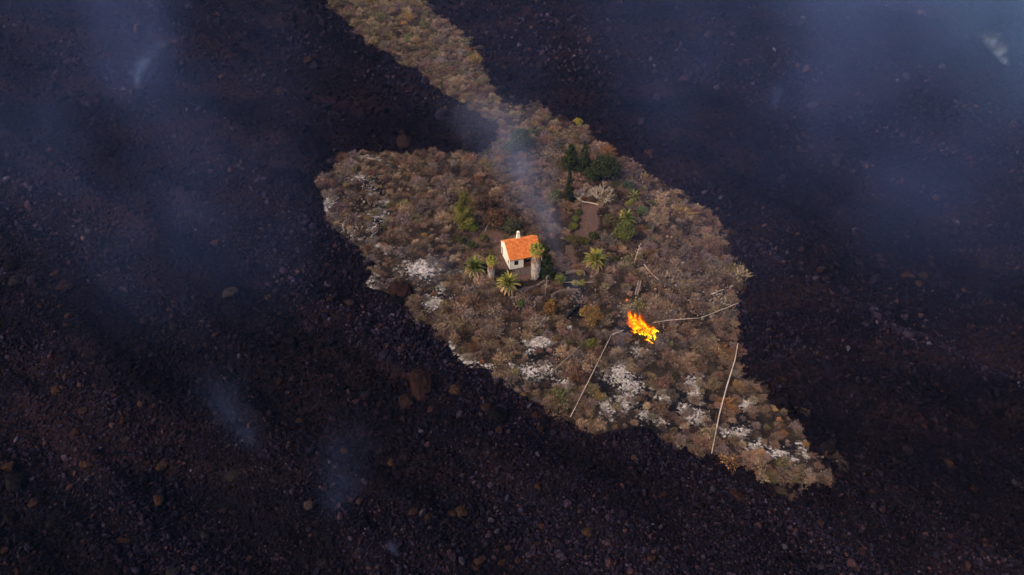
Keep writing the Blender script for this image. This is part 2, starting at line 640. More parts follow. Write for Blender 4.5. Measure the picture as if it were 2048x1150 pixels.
# ------------------------------------------------------------------ scatter stuff through geometry nodes
def scatter(name, pts, rot, scl, vid, col, protos, label):
    me = bpy.data.meshes.new(name)
    me.vertices.add(len(pts))
    me.vertices.foreach_set('co', np.asarray(pts, np.float32).ravel())
    for nm, typ, key, dat in (('rot', 'FLOAT_VECTOR', 'vector', rot), ('scl', 'FLOAT_VECTOR', 'vector', scl), ('vid', 'INT', 'value', vid)):
        a_ = me.attributes.new(nm, typ, 'POINT')
        a_.data.foreach_set(key, np.asarray(dat, np.int32 if typ == 'INT' else np.float32).ravel())
    a_ = me.attributes.new('col', 'FLOAT_COLOR', 'POINT')
    c4 = np.concatenate([np.asarray(col, np.float32), np.ones((len(pts), 1), np.float32)], 1)
    a_.data.foreach_set('color', c4.ravel())
    o = link(name, me)
    ng = bpy.data.node_groups.new(name, 'GeometryNodeTree')
    ng.interface.new_socket('Geometry', in_out='INPUT', socket_type='NodeSocketGeometry')
    ng.interface.new_socket('Geometry', in_out='OUTPUT', socket_type='NodeSocketGeometry')
    gi = ng.nodes.new('NodeGroupInput')
    go = ng.nodes.new('NodeGroupOutput')
    ip = ng.nodes.new('GeometryNodeInstanceOnPoints')
    jn = ng.nodes.new('GeometryNodeJoinGeometry')
    for p in protos:
        oi = ng.nodes.new('GeometryNodeObjectInfo')
        oi.transform_space = 'ORIGINAL'
        oi.inputs['Object'].default_value = p
        oi.inputs['As Instance'].default_value = True
        ng.links.new(oi.outputs['Geometry'], jn.inputs[0])

    def na(nm, typ):
        n = ng.nodes.new('GeometryNodeInputNamedAttribute')
        n.data_type = typ
        n.inputs['Name'].default_value = nm
        return [s_ for s_ in n.outputs if s_.enabled][0]
    er = ng.nodes.new('FunctionNodeEulerToRotation')
    ng.links.new(na('rot', 'FLOAT_VECTOR'), er.inputs[0])
    ng.links.new(gi.outputs[0], ip.inputs['Points'])
    ng.links.new(jn.outputs[0], ip.inputs['Instance'])
    ip.inputs['Pick Instance'].default_value = True
    ng.links.new(na('vid', 'INT'), ip.inputs['Instance Index'])
    ng.links.new(er.outputs[0], ip.inputs['Rotation'])
    ng.links.new(na('scl', 'FLOAT_VECTOR'), ip.inputs['Scale'])
    ng.links.new(ip.outputs[0], go.inputs[0])
    md = o.modifiers.new('scatter', 'NODES')
    md.node_group = ng
    tag(o, label, None, None, 'stuff')
    return o


# ------------------------------------------------------------------ boulders
def rock_mesh(seed, sub=2, flat=0.75, rough=0.22, npl=11, lo=.66):
    r_ = np.random.default_rng(seed)
    bm = bmesh.new()
    bmesh.ops.create_icosphere(bm, subdivisions=sub, radius=1.0)
    P = np.array([v.co for v in bm.verts])
    planes = r_.normal(size=(npl, 3))
    planes /= np.linalg.norm(planes, axis=1)[:, None]
    k = r_.uniform(lo, 0.95, npl)
    d = P @ planes.T
    s_ = np.min(np.where(d > 1e-3, k / np.maximum(d, 1e-3), 9), axis=1)
    P = P * np.minimum(s_, 1.12)[:, None]
    P *= (1 + rough * r_.normal(size=(len(P), 1)) * 0.22)
    P *= np.array([r_.uniform(.85, 1.2), r_.uniform(.8, 1.1), flat * r_.uniform(.85, 1.15)])
    for v, p in zip(bm.verts, P):
        v.co = p
    me = bpy.data.meshes.new('boulder')
    bm.to_mesh(me)
    bm.free()
    me.materials.append(M_ROCK)
    return me


BIGROCK = [rock_mesh(100 + i, 3, .62, .3, 16, .78) for i in range(6)]
SMALLROCK = [rock_mesh(200 + i, 2) for i in range(6)]
DK, RD, BR, GY = (0.009, 0.0078, 0.0105), (0.026, 0.0135, 0.0128), (0.036, 0.0205, 0.0150), (0.0165, 0.0145, 0.0175)
# px, py, radius px, colour, label (None: one of the small ones of its region)
BOULD = [
    (843, 760, 26, (.020, .0105, .0105), 'broad flat-topped reddish boulder, the largest on the lava left of the hillside'),
    (813, 797, 18, (.019, .0115, .012), 'round dark reddish boulder just below left of the largest flat-topped boulder'),
    (912, 776, 12, BR, 'squarish brown boulder right of the largest flat-topped boulder'),
    (803, 572, 21, (0.024, 0.013, 0.0135), 'big dark red boulder rolled onto the hillside beside the white ash patch'),
    (790, 598, 18, (0.0065, 0.006, 0.0085), 'black boulder wedged below the big dark red boulder on the hillside'),
    (812, 281, 17, (.020, .0125, .013), 'large reddish boulder on the lava above the left lobe of the hillside'),
    (620, 117, 14, RD, 'wide low reddish boulder on the upper lava left of the hillside neck'),
    (1127, 237, 13, RD, 'reddish boulder on the lava edge right of the hillside neck'),
    (1300, 303, 9, BR, 'brown boulder on the lava above the dark pines'),
    (459, 581, 14, (0.030, 0.022, 0.023), 'rounded grey-brown boulder alone on the middle left lava'),
    (471, 945, 16, GY, 'big round dark grey boulder on the lower left lava'),
    (322, 928, 12, BR, 'tilted oblong brown boulder on the lower left lava'),
    (317, 996, 12, BR, 'flat brown boulder below the tilted oblong one on lower left lava'),
    (113, 776, 12, BR, 'broad tan-brown boulder near the left edge of the lava'),
    (130, 569, 13, RD, 'oblong reddish boulder on the far left lava'),
    (35, 556, 16, GY, 'wide dark boulder at the left edge of the photo'),
    (1176, 1060, 12, BR, 'lone brown boulder on the dark lava at bottom centre'),
    (923, 1021, 11, BR, 'brown boulder, largest of the row of three on the bottom lava'),
    (1475, 987, 14, RD, 'reddish boulder on the lava just below the tail of the hillside'),
    (1811, 552, 10, RD, 'reddish block, leftmost of the cluster on the right-hand lava'),
    (1073, 830, 12, RD, 'reddish boulder tucked against the lower edge of the hillside'),
    (619, 1006, 10, (0.034, 0.027, 0.029), 'pale oval boulder in thin smoke on the lower left lava'),
    (382, 422, 12, GY, 'dark rounded boulder in the smoke on the left lava'),
    (1468, 463, 8, RD, 'reddish boulder on the lava beside the right shoulder of the hillside'),
]
SMALLB = [(170, 818, 9, RD), (190, 824, 6, BR), (245, 840, 7, BR), (16, 929, 12, BR), (169, 925, 10, BR), (492, 941, 6, RD), (423, 938, 8, RD), (551, 959, 7, GY),
          (70, 1002, 14, RD), (240, 1080, 8, RD), (256, 1079, 7, RD), (410, 1069, 9, GY), (31, 959, 18, DK), (21, 1035, 14, DK), (104, 1042, 12, DK), (348, 1140, 14, GY),
          (647, 1122, 13, DK), (226, 1138, 7, RD), (270, 1140, 8, BR), (153, 860, 9, RD), (257, 875, 7, GY), (9, 1098, 7, BR), (24, 529, 14, DK), (113, 544, 9, RD), (536, 593, 6, BR),
          (659, 597, 8, BR), (310, 636, 8, GY), (348, 652, 8, DK), (80, 611, 5, BR), (120, 611, 5, BR), (137, 628, 6, BR), (132, 648, 5, BR), (278, 696, 6, RD), (431, 668, 6, RD),
          (412, 689, 6, RD), (273, 511, 7, GY), (303, 708, 5, GY), (226, 497, 5, RD), (663, 750, 7, RD), (972, 812, 10, RD), (995, 826, 22, DK), (714, 800, 7, RD), (737, 791, 6, BR),
          (863, 816, 8, RD), (934, 871, 7, BR), (998, 858, 7, RD), (1080, 857, 8, RD), (996, 906, 9, RD), (903, 1025, 9, BR), (856, 1029, 8, BR), (828, 1020, 10, RD), (783, 923, 7, BR),
          (760, 900, 6, RD), (1076, 971, 8, BR), (1103, 968, 6, GY), (1083, 1048, 8, RD), (1075, 1085, 7, RD), (960, 1115, 12, RD), (953, 1132, 9, RD), (1005, 1122, 9, RD), (1036, 1119, 6, RD),
          (713, 1105, 6, RD), (1303, 1113, 9, RD), (1268, 914, 6, BR), (642, 160, 5, BR), (1008, 133, 7, RD), (1507, 454, 8, RD), (1836, 566, 8, BR), (1848, 548, 10, RD), (1966, 608, 5, GY),
          (2004, 616, 5, GY), (1581, 522, 5, GY), (1640, 538, 6, RD), (1730, 646, 6, GY), (1966, 527, 8, RD), (1862, 513, 6, RD), (1640, 1044, 7, RD), (1816, 1079, 13, DK), (1849, 851, 6, RD),
          (1896, 922, 10, RD), (1948, 976, 8, RD), (1722, 1101, 8, RD), (1746, 980, 8, RD), (1656, 889, 18, DK), (330, 88, 5, BR), (334, 107, 4, BR), (276, 95, 6, RD), (1600, 300, 6, RD), (700, 630, 6, RD),
          (560, 760, 8, RD), (600, 840, 7, BR), (520, 700, 6, DK), (690, 900, 8, RD), (720, 1000, 7, BR), (1400, 1010, 8, DK), (1560, 1060, 9, DK), (1180, 930, 8, DK), (1330, 985, 7, RD), (860, 950, 7, DK)]


MARKS = [(1045, 548, 'the house'), (1290, 655, 'the fire'), (845, 540, 'the ash patch left of the house'), (1180, 762, 'the long straight pale pipe'), (1448, 800, 'the longest bent pipe'),
         (1400, 640, 'the pipes at the right edge'), (1640, 960, 'the tail tip of the hillside'), (803, 575, 'the big dark red boulder'), (1142, 628, 'the charred trunk'), (1250, 770, 'the largest lower ash patch'),
         (950, 535, 'the leftmost date palm'), (1190, 512, 'the lone date palm'), (1160, 550, 'the curved stone walls'), (665, 400, 'the left end of the hillside'), (1440, 460, 'the right shoulder of the hillside'),
         (1494, 812, 'the burnt bush near the tail'), (1078, 684, 'the ash below the charred trunk'), (935, 722, 'the ash on the lower left edge'), (1388, 778, 'the tall narrow ash patch'), (1180, 640, 'the rusty-gold bush'),
         (1018, 570, 'the palm at the house corner'), (1300, 470, 'the long dark stone wall'), (1560, 900, 'the ash strip in the tail'), (865, 606, 'the ash below the red boulder')]
LAVAMARKS = [(843, 757, 'the largest flat-topped boulder'), (471, 945, 'the big round grey boulder'), (322, 928, 'the tilted oblong boulder'), (113, 776, 'the broad tan-brown boulder'), (459, 581, 'the middle left grey-brown boulder'),
             (35, 556, 'the wide left-edge boulder'), (1176, 1060, 'the lone bottom boulder'), (923, 1021, 'the row of three bottom boulders'), (1475, 987, 'the boulder below the tail'), (1811, 552, 'the reddish right-hand block'),
             (1073, 830, 'the lower hillside boulder'), (619, 1006, 'the pale oval boulder'), (300, 120, 'the upper left steam puff'), (1300, 303, 'the brown boulder above the pines'), (1655, 970, 'the tail tip of the hillside'),
             (20, 1040, 'the bottom left corner'), (2000, 950, 'the lower right corner'), (350, 1140, 'the bottom edge at lower left'), (960, 1140, 'the bottom edge at the middle'), (620, 117, 'the wide low upper boulder')]


def where(px, py, marks):
    best = min(marks, key=lambda m: math.hypot(m[0] - px, m[1] - py))
    dx, dy = px - best[0], py - best[1]
    dist = math.hypot(dx, dy)
    if dist < 8:
        w_ = 'right at'
    elif abs(dx) > 2 * abs(dy):
        w_ = 'right of' if dx > 0 else 'left of'
    elif abs(dy) > 2 * abs(dx):
        w_ = 'below' if dy > 0 else 'above'
    else:
        w_ = ('below' if dy > 0 else 'above') + (' right of' if dx > 0 else ' left of')
    return w_ + ' ' + best[2]


def single_out(items):
    """items of (object, px, base label): alike ones are told apart by their order from the left"""
    by = {}
    for it in items:
        by.setdefault(it[2], []).append(it)
    nth = ['', 'second', 'third', 'fourth', 'fifth', 'sixth', 'seventh', 'eighth', 'ninth', 'tenth']
    for lab, li in by.items():
        li.sort(key=lambda q: q[1])
        for k_, (o_, _, _) in enumerate(li):
            if len(li) == 1:
                o_['label'] = lab
            elif k_ == 0:
                o_['label'] = lab + ', leftmost'
            elif k_ == len(li) - 1:
                o_['label'] = lab + ', rightmost'
            elif k_ < 10:
                o_['label'] = lab + f', {nth[k_]} from left'
            else:
                o_['label'] = lab


rock_objs = []
for i, (px, py, r, colr, lab) in enumerate(BOULD):
    isl = 'onto the hillside' in lab or 'wedged' in lab
    p = ground(px, py + r * 0.35, not isl)
    m_ = mpp(px, py)
    o = link('boulder', BIGROCK[i % 6], loc=p + Vector((0, 0, 0.05 * r * m_)), rot=(rng.uniform(-.2, .2), rng.uniform(-.2, .2), rng.uniform(0, 6.3)), scale=r * m_ * 1.12, col=np.array(colr) * .72)
    tag(o, lab, 'boulder', 'large boulders')
    rock_objs.append(o)
small_items = []
for i, (px, py, r, colr) in enumerate(SMALLB):
    p = ground(px, py + r * 0.35, True)
    m_ = mpp(px, py)
    cn = {DK: 'blackish', RD: 'reddish', BR: 'brown', GY: 'grey'}[colr]
    o = link('boulder', SMALLROCK[i % 6], loc=p + Vector((0, 0, 0.05 * r * m_)), rot=(rng.uniform(-.3, .3), rng.uniform(-.3, .3), rng.uniform(0, 6.3)), scale=r * m_ * 1.12, col=np.array(colr) * rng.uniform(.42, .85))
    sz = 'mid-sized' if r > 8 else 'small'
    tag(o, None, 'boulder', 'smaller boulders on the lava')
    small_items.append((o, px, f'{sz} {cn} boulder {where(px, py, LAVAMARKS)}'))
    rock_objs.append(o)

single_out(small_items)
# rubble: uncountable clinker between the boulders
NR = 140000
px = rng.uniform(-80, 2128, NR * 2)
py = rng.uniform(-60, 1230, NR * 2)
# even cover over the ground rather than over the picture, thinned with distance
X, Y = on_slope(px, py, 2.5)
keep = rng.uniform(size=len(px)) < np.clip(0.45 + 0.55 * (py / 1150), 0.2, 1)
X, Y = X[keep], Y[keep]
D = sdf(X, Y)
k = D > 0.2 + 1.2 * fbm(X / 3, Y / 3, 77, 2)
X, Y, D = X[k][:NR], Y[k][:NR], D[k][:NR]
Z = lava_h(X, Y, D)
size = np.clip(np.exp(rng.normal(-1.85, 0.5, len(X))), 0.08, 1.0) * (1 + 0.5 * np.clip(fbm(X / 12, Y / 12, 91, 2), 0, 1))
pal = np.array([(0.0046, 0.0039, 0.0084), (0.0072, 0.0055, 0.0112), (0.0118, 0.0086, 0.0150), (0.0172, 0.0092, 0.0118), (0.023, 0.0132, 0.0130), (0.026, 0.0225, 0.034)])
ci = rng.choice(6, len(X), p=[.38, .32, .19, .07, .025, .015])
colr = pal[ci] * np.exp(rng.normal(.16, .40, (len(X), 1))) * np.clip(1 + 1.5 * fbm((.788 * X - .616 * Y) / 48, (.616 * X + .788 * Y) / 11, 95, 3), .45, 2)[:, None]
size = size * np.clip(1 + .85 * (Y + 45) / 130, .95, 2.2)      # coarser blocks up the flow
scl = size[:, None] * rng.uniform(.75, 1.25, (len(X), 3))
scatter('lava_rubble', np.stack([X, Y, Z + 0.15 * size], 1), rng.uniform(0, 6.283, (len(X), 3)), scl, rng.integers(0, 6, len(X)), colr, [o for o in rock_objs if o.data in SMALLROCK][:6],
        'loose black clinker and stones covering the lava field')

# ------------------------------------------------------------------ shrubs
def leaf_attr(me, per):
    """one random value per face (or given list)"""
    a_ = me.attributes.new('leaf', 'FLOAT', 'FACE')
    a_.data.foreach_set('value', np.asarray(per, np.float32))


def tufts(P, size, r_, up=0.3, aspect=1.0):
    """small leaf faces at points P, random orientation"""
    n = len(P)
    a = r_.normal(size=(n, 3))
    a /= np.linalg.norm(a, axis=1)[:, None]
    b_ = r_.normal(size=(n, 3))
    b_[:, 2] += up
    b_ -= a * np.sum(a * b_, 1)[:, None]
    b_ /= np.linalg.norm(b_, axis=1)[:, None]
    s_ = (size * r_.uniform(.6, 1.4, n))[:, None]
    V = np.stack([P - a * s_ * .5 * aspect, P + b_ * s_ * .7 - a * s_ * .1, P + a * s_ * .5 * aspect, P - b_ * s_ * .7 + a * s_ * .1], 1).reshape(-1, 3)
    F = np.arange(4 * n).reshape(n, 4)
    return V, F


def blades(A, B, w, r_):
    n = len(A)
    t = B - A
    s_ = np.cross(t, r_.normal(size=(n, 3)))
    s_ /= np.linalg.norm(s_, axis=1)[:, None] + 1e-9
    s_ = s_ * np.asarray(w)[:, None] if hasattr(w, '__len__') else s_ * w
    V = np.stack([A - s_, A + s_, B + s_ * .35, B - s_ * .35], 1).reshape(-1, 3)
    return V, np.arange(4 * n).reshape(n, 4)


def join(parts):
    vs_, fs_, n = [], [], 0
    for v, f_ in parts:
        vs_.append(v)
        fs_.append(f_ + n)
        n += len(v)
    return np.concatenate(vs_), np.concatenate(fs_)


def dome_dirs(n, r_, low=0.0):
    u = r_.uniform(low, 1, n)
    w = r_.uniform(0, 2 * math.pi, n)
    s_ = np.sqrt(1 - u * u)
    return np.stack([s_ * np.cos(w), s_ * np.sin(w), u], 1)


def shrub_mesh(seed, name='shrub', ntw=150, nlf=420, h=0.75, lf=0.13, lump=0.45):
    r_ = np.random.default_rng(seed)
    ph = r_.uniform(0, 6.28, 6)

    def rad(d):
        az = np.arctan2(d[:, 1], d[:, 0])
        return 1 + lump * (0.5 * np.sin(2 * az + ph[0]) * .5 + 0.5 * np.sin(3 * az + ph[1] + 3 * d[:, 2]) + 0.35 * np.sin(5 * az + ph[2] + 5 * d[:, 2]))
    d1 = dome_dirs(ntw, r_, 0.02)
    A = r_.normal(size=(ntw, 3)) * .07 + d1 * .25
    B = d1 * rad(d1)[:, None] * r_.uniform(.8, 1.35, (ntw, 1))
    A[:, 2] = np.abs(A[:, 2])
    p1 = blades(A, B, 0.018, r_)
    d2 = dome_dirs(nlf, r_, -0.1)
    rr = r_.uniform(0.45, 1.0, nlf) ** 0.6 * r_.normal(1, .10, nlf)
    P = d2 * (rad(d2) * rr)[:, None] + r_.normal(size=(nlf, 3)) * .05
    p2 = tufts(P, lf, r_, .6)
    V, F = join([p1, p2])
    V[:, 2] = np.maximum(V[:, 2], -0.1) * h
    me = mesh(name, V, F, M_LEAF)
    lv = np.concatenate([r_.uniform(.2, .95, ntw), np.clip(r_.beta(2.2, 2.6, nlf), 0, 1)])
    leaf_attr(me, lv)
    return me


SHRUB = [shrub_mesh(300 + i, 'dry_shrub', 170, 430, h, lf) for i, (h, lf) in enumerate([(.7, .14), (.8, .12), (.62, .15), (.9, .13), (.75, .16), (.68, .11), (.85, .14)])]
SHRUB += [shrub_mesh(320 + i, 'dry_shrub', 420, 120, .8, .10, .2) for i in range(3)]      # mostly bare twigs

PAL = {'brown': (0.162, 0.114, 0.083), 'red': (0.168, 0.110, 0.086), 'grey': (0.158, 0.126, 0.118), 'tan': (0.265, 0.197, 0.135), 'olive': (0.148, 0.128, 0.070),
       'gold': (0.25, 0.17, 0.070), 'orange': (0.185, 0.10, 0.047), 'green': (0.085, 0.092, 0.038), 'dark': (0.055, 0.038, 0.034)}
PN = list(PAL)
PC = np.array([PAL[k_] for k_ in PN])

# footprints kept clear: house, trees, walls are masked by CLEAR circles (photo px, metres)
CLEAR = [(1045, 525, 6.0), (1060, 552, 3.2), (1180, 440, 4.0), (1178, 420, 2.5), (1168, 468, 2.3), (1138, 505, 1.8), (1116, 525, 1.6), (990, 480, 2.6), (985, 545, 2.0), (950, 545, 2.2), (1190, 520, 2.4), (1150, 560, 3.4), (1290, 668, 2.6)]
CL = [(*map(float, on_slope(a_, b_)), r_) for a_, b_, r_ in CLEAR]
pts = []
g = 1.40
gx = np.arange(bb0[0], bb1[0], g)
gy = np.arange(bb0[1], min(bb1[1], 180), g)
GX, GY_ = np.meshgrid(gx, gy)
GX = (GX + rng.uniform(-.6, .6, GX.shape) * g).ravel()
GY_ = (GY_ + rng.uniform(-.6, .6, GY_.shape) * g).ravel()
GD = sdf(GX, GY_)
ok = GD < 0.35 + 0.9 * fbm(GX / 4, GY_ / 4, 15, 2)
a_ = ASHF(GX, GY_)
d_ = DIRTF(GX, GY_)
bn = BURNF(GX, GY_)
u_ = rng.uniform(size=len(GX))
ok &= u_ > np.clip(1.5 * a_ - .35, 0, .88)
ok &= u_ > np.clip(2.2 * d_ - .6, 0, 1.0)
ok &= u_ > np.clip(1.15 * bn - .32, 0, .62)
ok &= u_ > np.where(fbm(GX / 7, GY_ / 7, 19, 2) < -.17, .5, .06)
for x, y, r_ in CL:
    ok &= np.hypot(GX - x, GY_ - y) > r_
GX, GY_, GD = GX[ok], GY_[ok], GD[ok]
a_, bn = a_[ok], bn[ok]
GZ = soil_h(GX, GY_)
n = len(GX)
rad = np.clip(np.exp(rng.normal(-.06, .36, n)), .4, 1.9)
fing = sstep(32, 62, GY_)                         # the neck going uphill: lower, yellower shrubs
rad *= 1 + .55 * fbm(GX / 9, GY_ / 9, 23, 2)
rad *= (1 - 0.02 * fing) * (1 - .25 * np.clip(bn + a_, 0, 1))
# colours
zone = fbm(GX / 11, GY_ / 11, 113, 3)
w = np.zeros((n, len(PN)))
w[:] = [.30, .17, .20, .15, .08, .02, .03, .02, .08]
w[:, 4] += .4 * fing
w[:, 3] += .3 * fing
w[:, 5] += .05 * fing
w[:, 0] *= 1 - .6 * fing
w[:, 2] *= 1 - .5 * fing
w[:, 1] += np.clip(zone, 0, 1) * .6
w[:, 2] += np.clip(-zone, 0, 1) * .7
low = sstep(-25, -45, GY_)
w[:, 6] += .07 * low
w[:, 5] += .02 * low
w[:, 0] += .2 * low
w[:, 8] += np.clip(bn, 0, 1) * .3
w /= w.sum(1)[:, None]
cs = np.cumsum(w, 1)
ci = np.clip((rng.uniform(size=(n, 1)) > cs).sum(1), 0, len(PN) - 1)
SC = PC[ci] * np.exp(rng.normal(0.06, .27, (n, 1))) * rng.uniform(.93, 1.07, (n, 3)) * np.array([.82, .78, .83])
ashy = (np.clip(1.2 * a_ - .25, 0, .6) * rng.uniform(0, 1.0, n))[:, None].clip(0, 1)
SC = SC * (1 - ashy) + np.array([.33, .30, .295]) * ashy
yaw = rng.uniform(0, 6.283, n)
var = rng.integers(0, len(SHRUB), n)
# apparent size in the photo: the 300 largest stand as things of their own
V3 = np.stack([GX, GY_, GZ], 1) - CAM
depth = V3 @ FW
pxx = 1024 + FPX * V3[:, 0] / depth
pyy = 575 - FPX * (V3 @ UP) / depth
app = rad / depth * ((pxx > 0) & (pxx < 2048) & (pyy > 0) & (pyy < 1150))
order = np.argsort(-app)
big = order[:290]
rest = order[290:]
first = {}


CW = {'brown': 'brown', 'red': 'reddish', 'grey': 'grey', 'tan': 'tan', 'olive': 'olive', 'gold': 'golden', 'orange': 'rusty', 'green': 'greenish', 'dark': 'scorched'}
shrub_items = []
for i in big:
    o = link('dry_shrub', SHRUB[var[i]], loc=(GX[i], GY_[i], GZ[i] - .05), rot=(0, 0, yaw[i]), scale=(rad[i], rad[i], rad[i] * rng.uniform(.9, 1.15)), col=SC[i])
    cw = 'ash-whitened' if ashy[i, 0] > .35 else CW[PN[ci[i]]]
    tag(o, None, 'shrub', 'large dry shrubs on the hillside')
    shrub_items.append((o, pxx[i], f'dry {cw} shrub {where(pxx[i], pyy[i], MARKS)}'))
    first.setdefault(int(var[i]), o)
single_out(shrub_items)
protos = [first[k_] for k_ in range(len(SHRUB))]
scl = np.stack([rad, rad, rad * rng.uniform(.85, 1.15, n)], 1)
scatter('dry_scrub', np.stack([GX, GY_, GZ - .05], 1)[rest], np.stack([np.zeros(n), np.zeros(n), yaw], 1)[rest], scl[rest], var[rest], SC[rest], protos,
        'dense low dry scrub covering the rest of the hillside')
print('shrubs', n)

# burnt white twigs on the ash, grass tufts and pale stones: nobody could count them
def twig_mesh(seed):
    r_ = np.random.default_rng(seed)
    k_ = 60
    A = r_.normal(size=(k_, 3)) * [.45, .45, .05]
    A[:, 2] = np.abs(A[:, 2])
    dr = r_.normal(size=(k_, 3)) * [1, 1, .45]
    dr /= np.linalg.norm(dr, axis=1)[:, None]
    dr[:, 2] = np.abs(dr[:, 2])
    V, F = blades(A, A + dr * r_.uniform(.2, .7, (k_, 1)), r_.uniform(.018, .05, k_), r_)
    me = mesh('burnt_twig', V, F, M_LEAF)
    leaf_attr(me, r_.uniform(.2, 1, k_))
    return me


tw = []
for i, (px, py) in enumerate([(1388, 778), (1494, 812), (1078, 684), (865, 606)]):
    o = link('burnt_bush', twig_mesh(500 + i), loc=ground(px, py), scale=1.1, col=(.36, .33, .32))
    tag(o, ['white burnt bush remains between the two long pale pipes', 'white ash-grey burnt bush right of the upright pale pipe', 'pale burnt twigs on the ash below the dark charred trunk',
            'pale burnt twigs on the ash below the dark red boulder'][i], 'burnt bush')
    tw.append(o)
NT = 150000
X = rng.uniform(bb0[0], bb1[0], NT)
Y = rng.uniform(bb0[1], 60, NT)
pr = np.clip(ASHF(X, Y) - .06, 0, 1) ** 1.1 + .012 + .05 * np.clip(fbm(X / 6, Y / 6, 131, 2) - .25, 0, 1) * 4
pr = pr * np.clip(.45 + 3.0 * fbm(X / 1.5, Y / 1.5, 137, 2), 0, 1.6)
k = (rng.uniform(size=NT) < pr * .8) & (sdf(X, Y) < 1.0) & (DIRTF(X, Y) < .4)
X, Y = X[k], Y[k]
m_ = len(X)
c_ = np.array([.37, .342, .34]) * rng.uniform(.12, 1.35, (m_, 1)) * rng.uniform(.94, 1.06, (m_, 3))
scatter('burnt_twigs', np.stack([X, Y, soil_h(X, Y)], 1), np.stack([np.zeros(m_), np.zeros(m_), rng.uniform(0, 6.28, m_)], 1), np.repeat(rng.uniform(.22, .55, (m_, 1)), 3, 1), rng.integers(0, 4, m_), c_, tw,
        'white ash and burnt twigs strewn over the scorched patches')
print('twigs', m_)
STN = [(1330, 545, 40, 22, 700), (1300, 630, 60, 22, 500), (1440, 600, 40, 40, 350), (1110, 312, 26, 12, 250), (1210, 520, 14, 12, 160), (1040, 600, 24, 12, 160), (1390, 470, 50, 40, 250), (740, 385, 40, 60, 350), (700, 450, 30, 25, 200),
       (1280, 355, 70, 20, 250), (1320, 400, 60, 16, 250), (930, 160, 25, 30, 200), (1155, 590, 40, 24, 120), (1350, 580, 90, 60, 300), (990, 620, 120, 60, 200), (950, 100, 20, 50, 150)]
P_ = []
for (px, py, rx, ry, k_) in STN:
    q = rng.normal(size=(k_, 2)) * [rx * .55, ry * .55] + [px, py]
    x, y = on_slope(q[:, 0], q[:, 1])
    P_.append(np.stack([x, y], 1))
P_ = np.concatenate(P_)
P_ = P_[sdf(P_[:, 0], P_[:, 1]) < .5]
m_ = len(P_)
s_ = np.exp(rng.normal(-2.0, .4, m_))
c_ = np.array([.24, .185, .155]) * rng.uniform(.3, 1.5, (m_, 1))
scatter('field_stones', np.stack([P_[:, 0], P_[:, 1], soil_h(P_[:, 0], P_[:, 1]) + .1 + .35 * rng.uniform(size=m_)], 1), rng.uniform(0, 6.28, (m_, 3)), np.repeat(s_[:, None], 3, 1), rng.integers(0, 6, m_), c_,
        [o for o in rock_objs if o.data in SMALLROCK][:6], 'small pale field stones lying between the shrubs')

# ------------------------------------------------------------------ house
HYAW = R(17)
H = empty('house', (-2.17, -1.87, 0.0), HYAW)
tag(H, 'small cream house with orange tiled roof in the middle of the hillside', 'house')
LW, DW, ZE, YR, ZR, ZB = 7.25, 6.5, 2.36, 4.0, 4.48, 3.0       # length, depth, eave, ridge, back eave
T = 0.25


def roofz(y):
    return ZE + (ZR - ZE) * y / YR if y <= YR else ZR + (ZB - ZR) * (y - YR) / (DW - YR)


# left gable wall with a window and a back door (openings cut as separate wall pieces)
def gable(x0, x1, holes, name):
    ysb = sorted({0.0, YR, DW} | {h_[0] for h_ in holes} | {h_[1] for h_ in holes})
    mb = MB()
    for y0, y1 in zip(ysb[:-1], ysb[1:]):
        z0 = -0.5
        for h_ in holes:
            if h_[0] <= y0 + 1e-6 and y1 <= h_[1] + 1e-6:
                if h_[2] > 0.02:
                    mb.prism([(y0, -0.5), (y1, -0.5), (y1, h_[2]), (y0, h_[2])], x0, x1)
                z0 = h_[3]
        mb.prism([(y0, z0), (y1, z0), (y1, roofz(y1)), (y0, roofz(y0))], x0, x1)
    return mb.build(name, M_WALL, H)


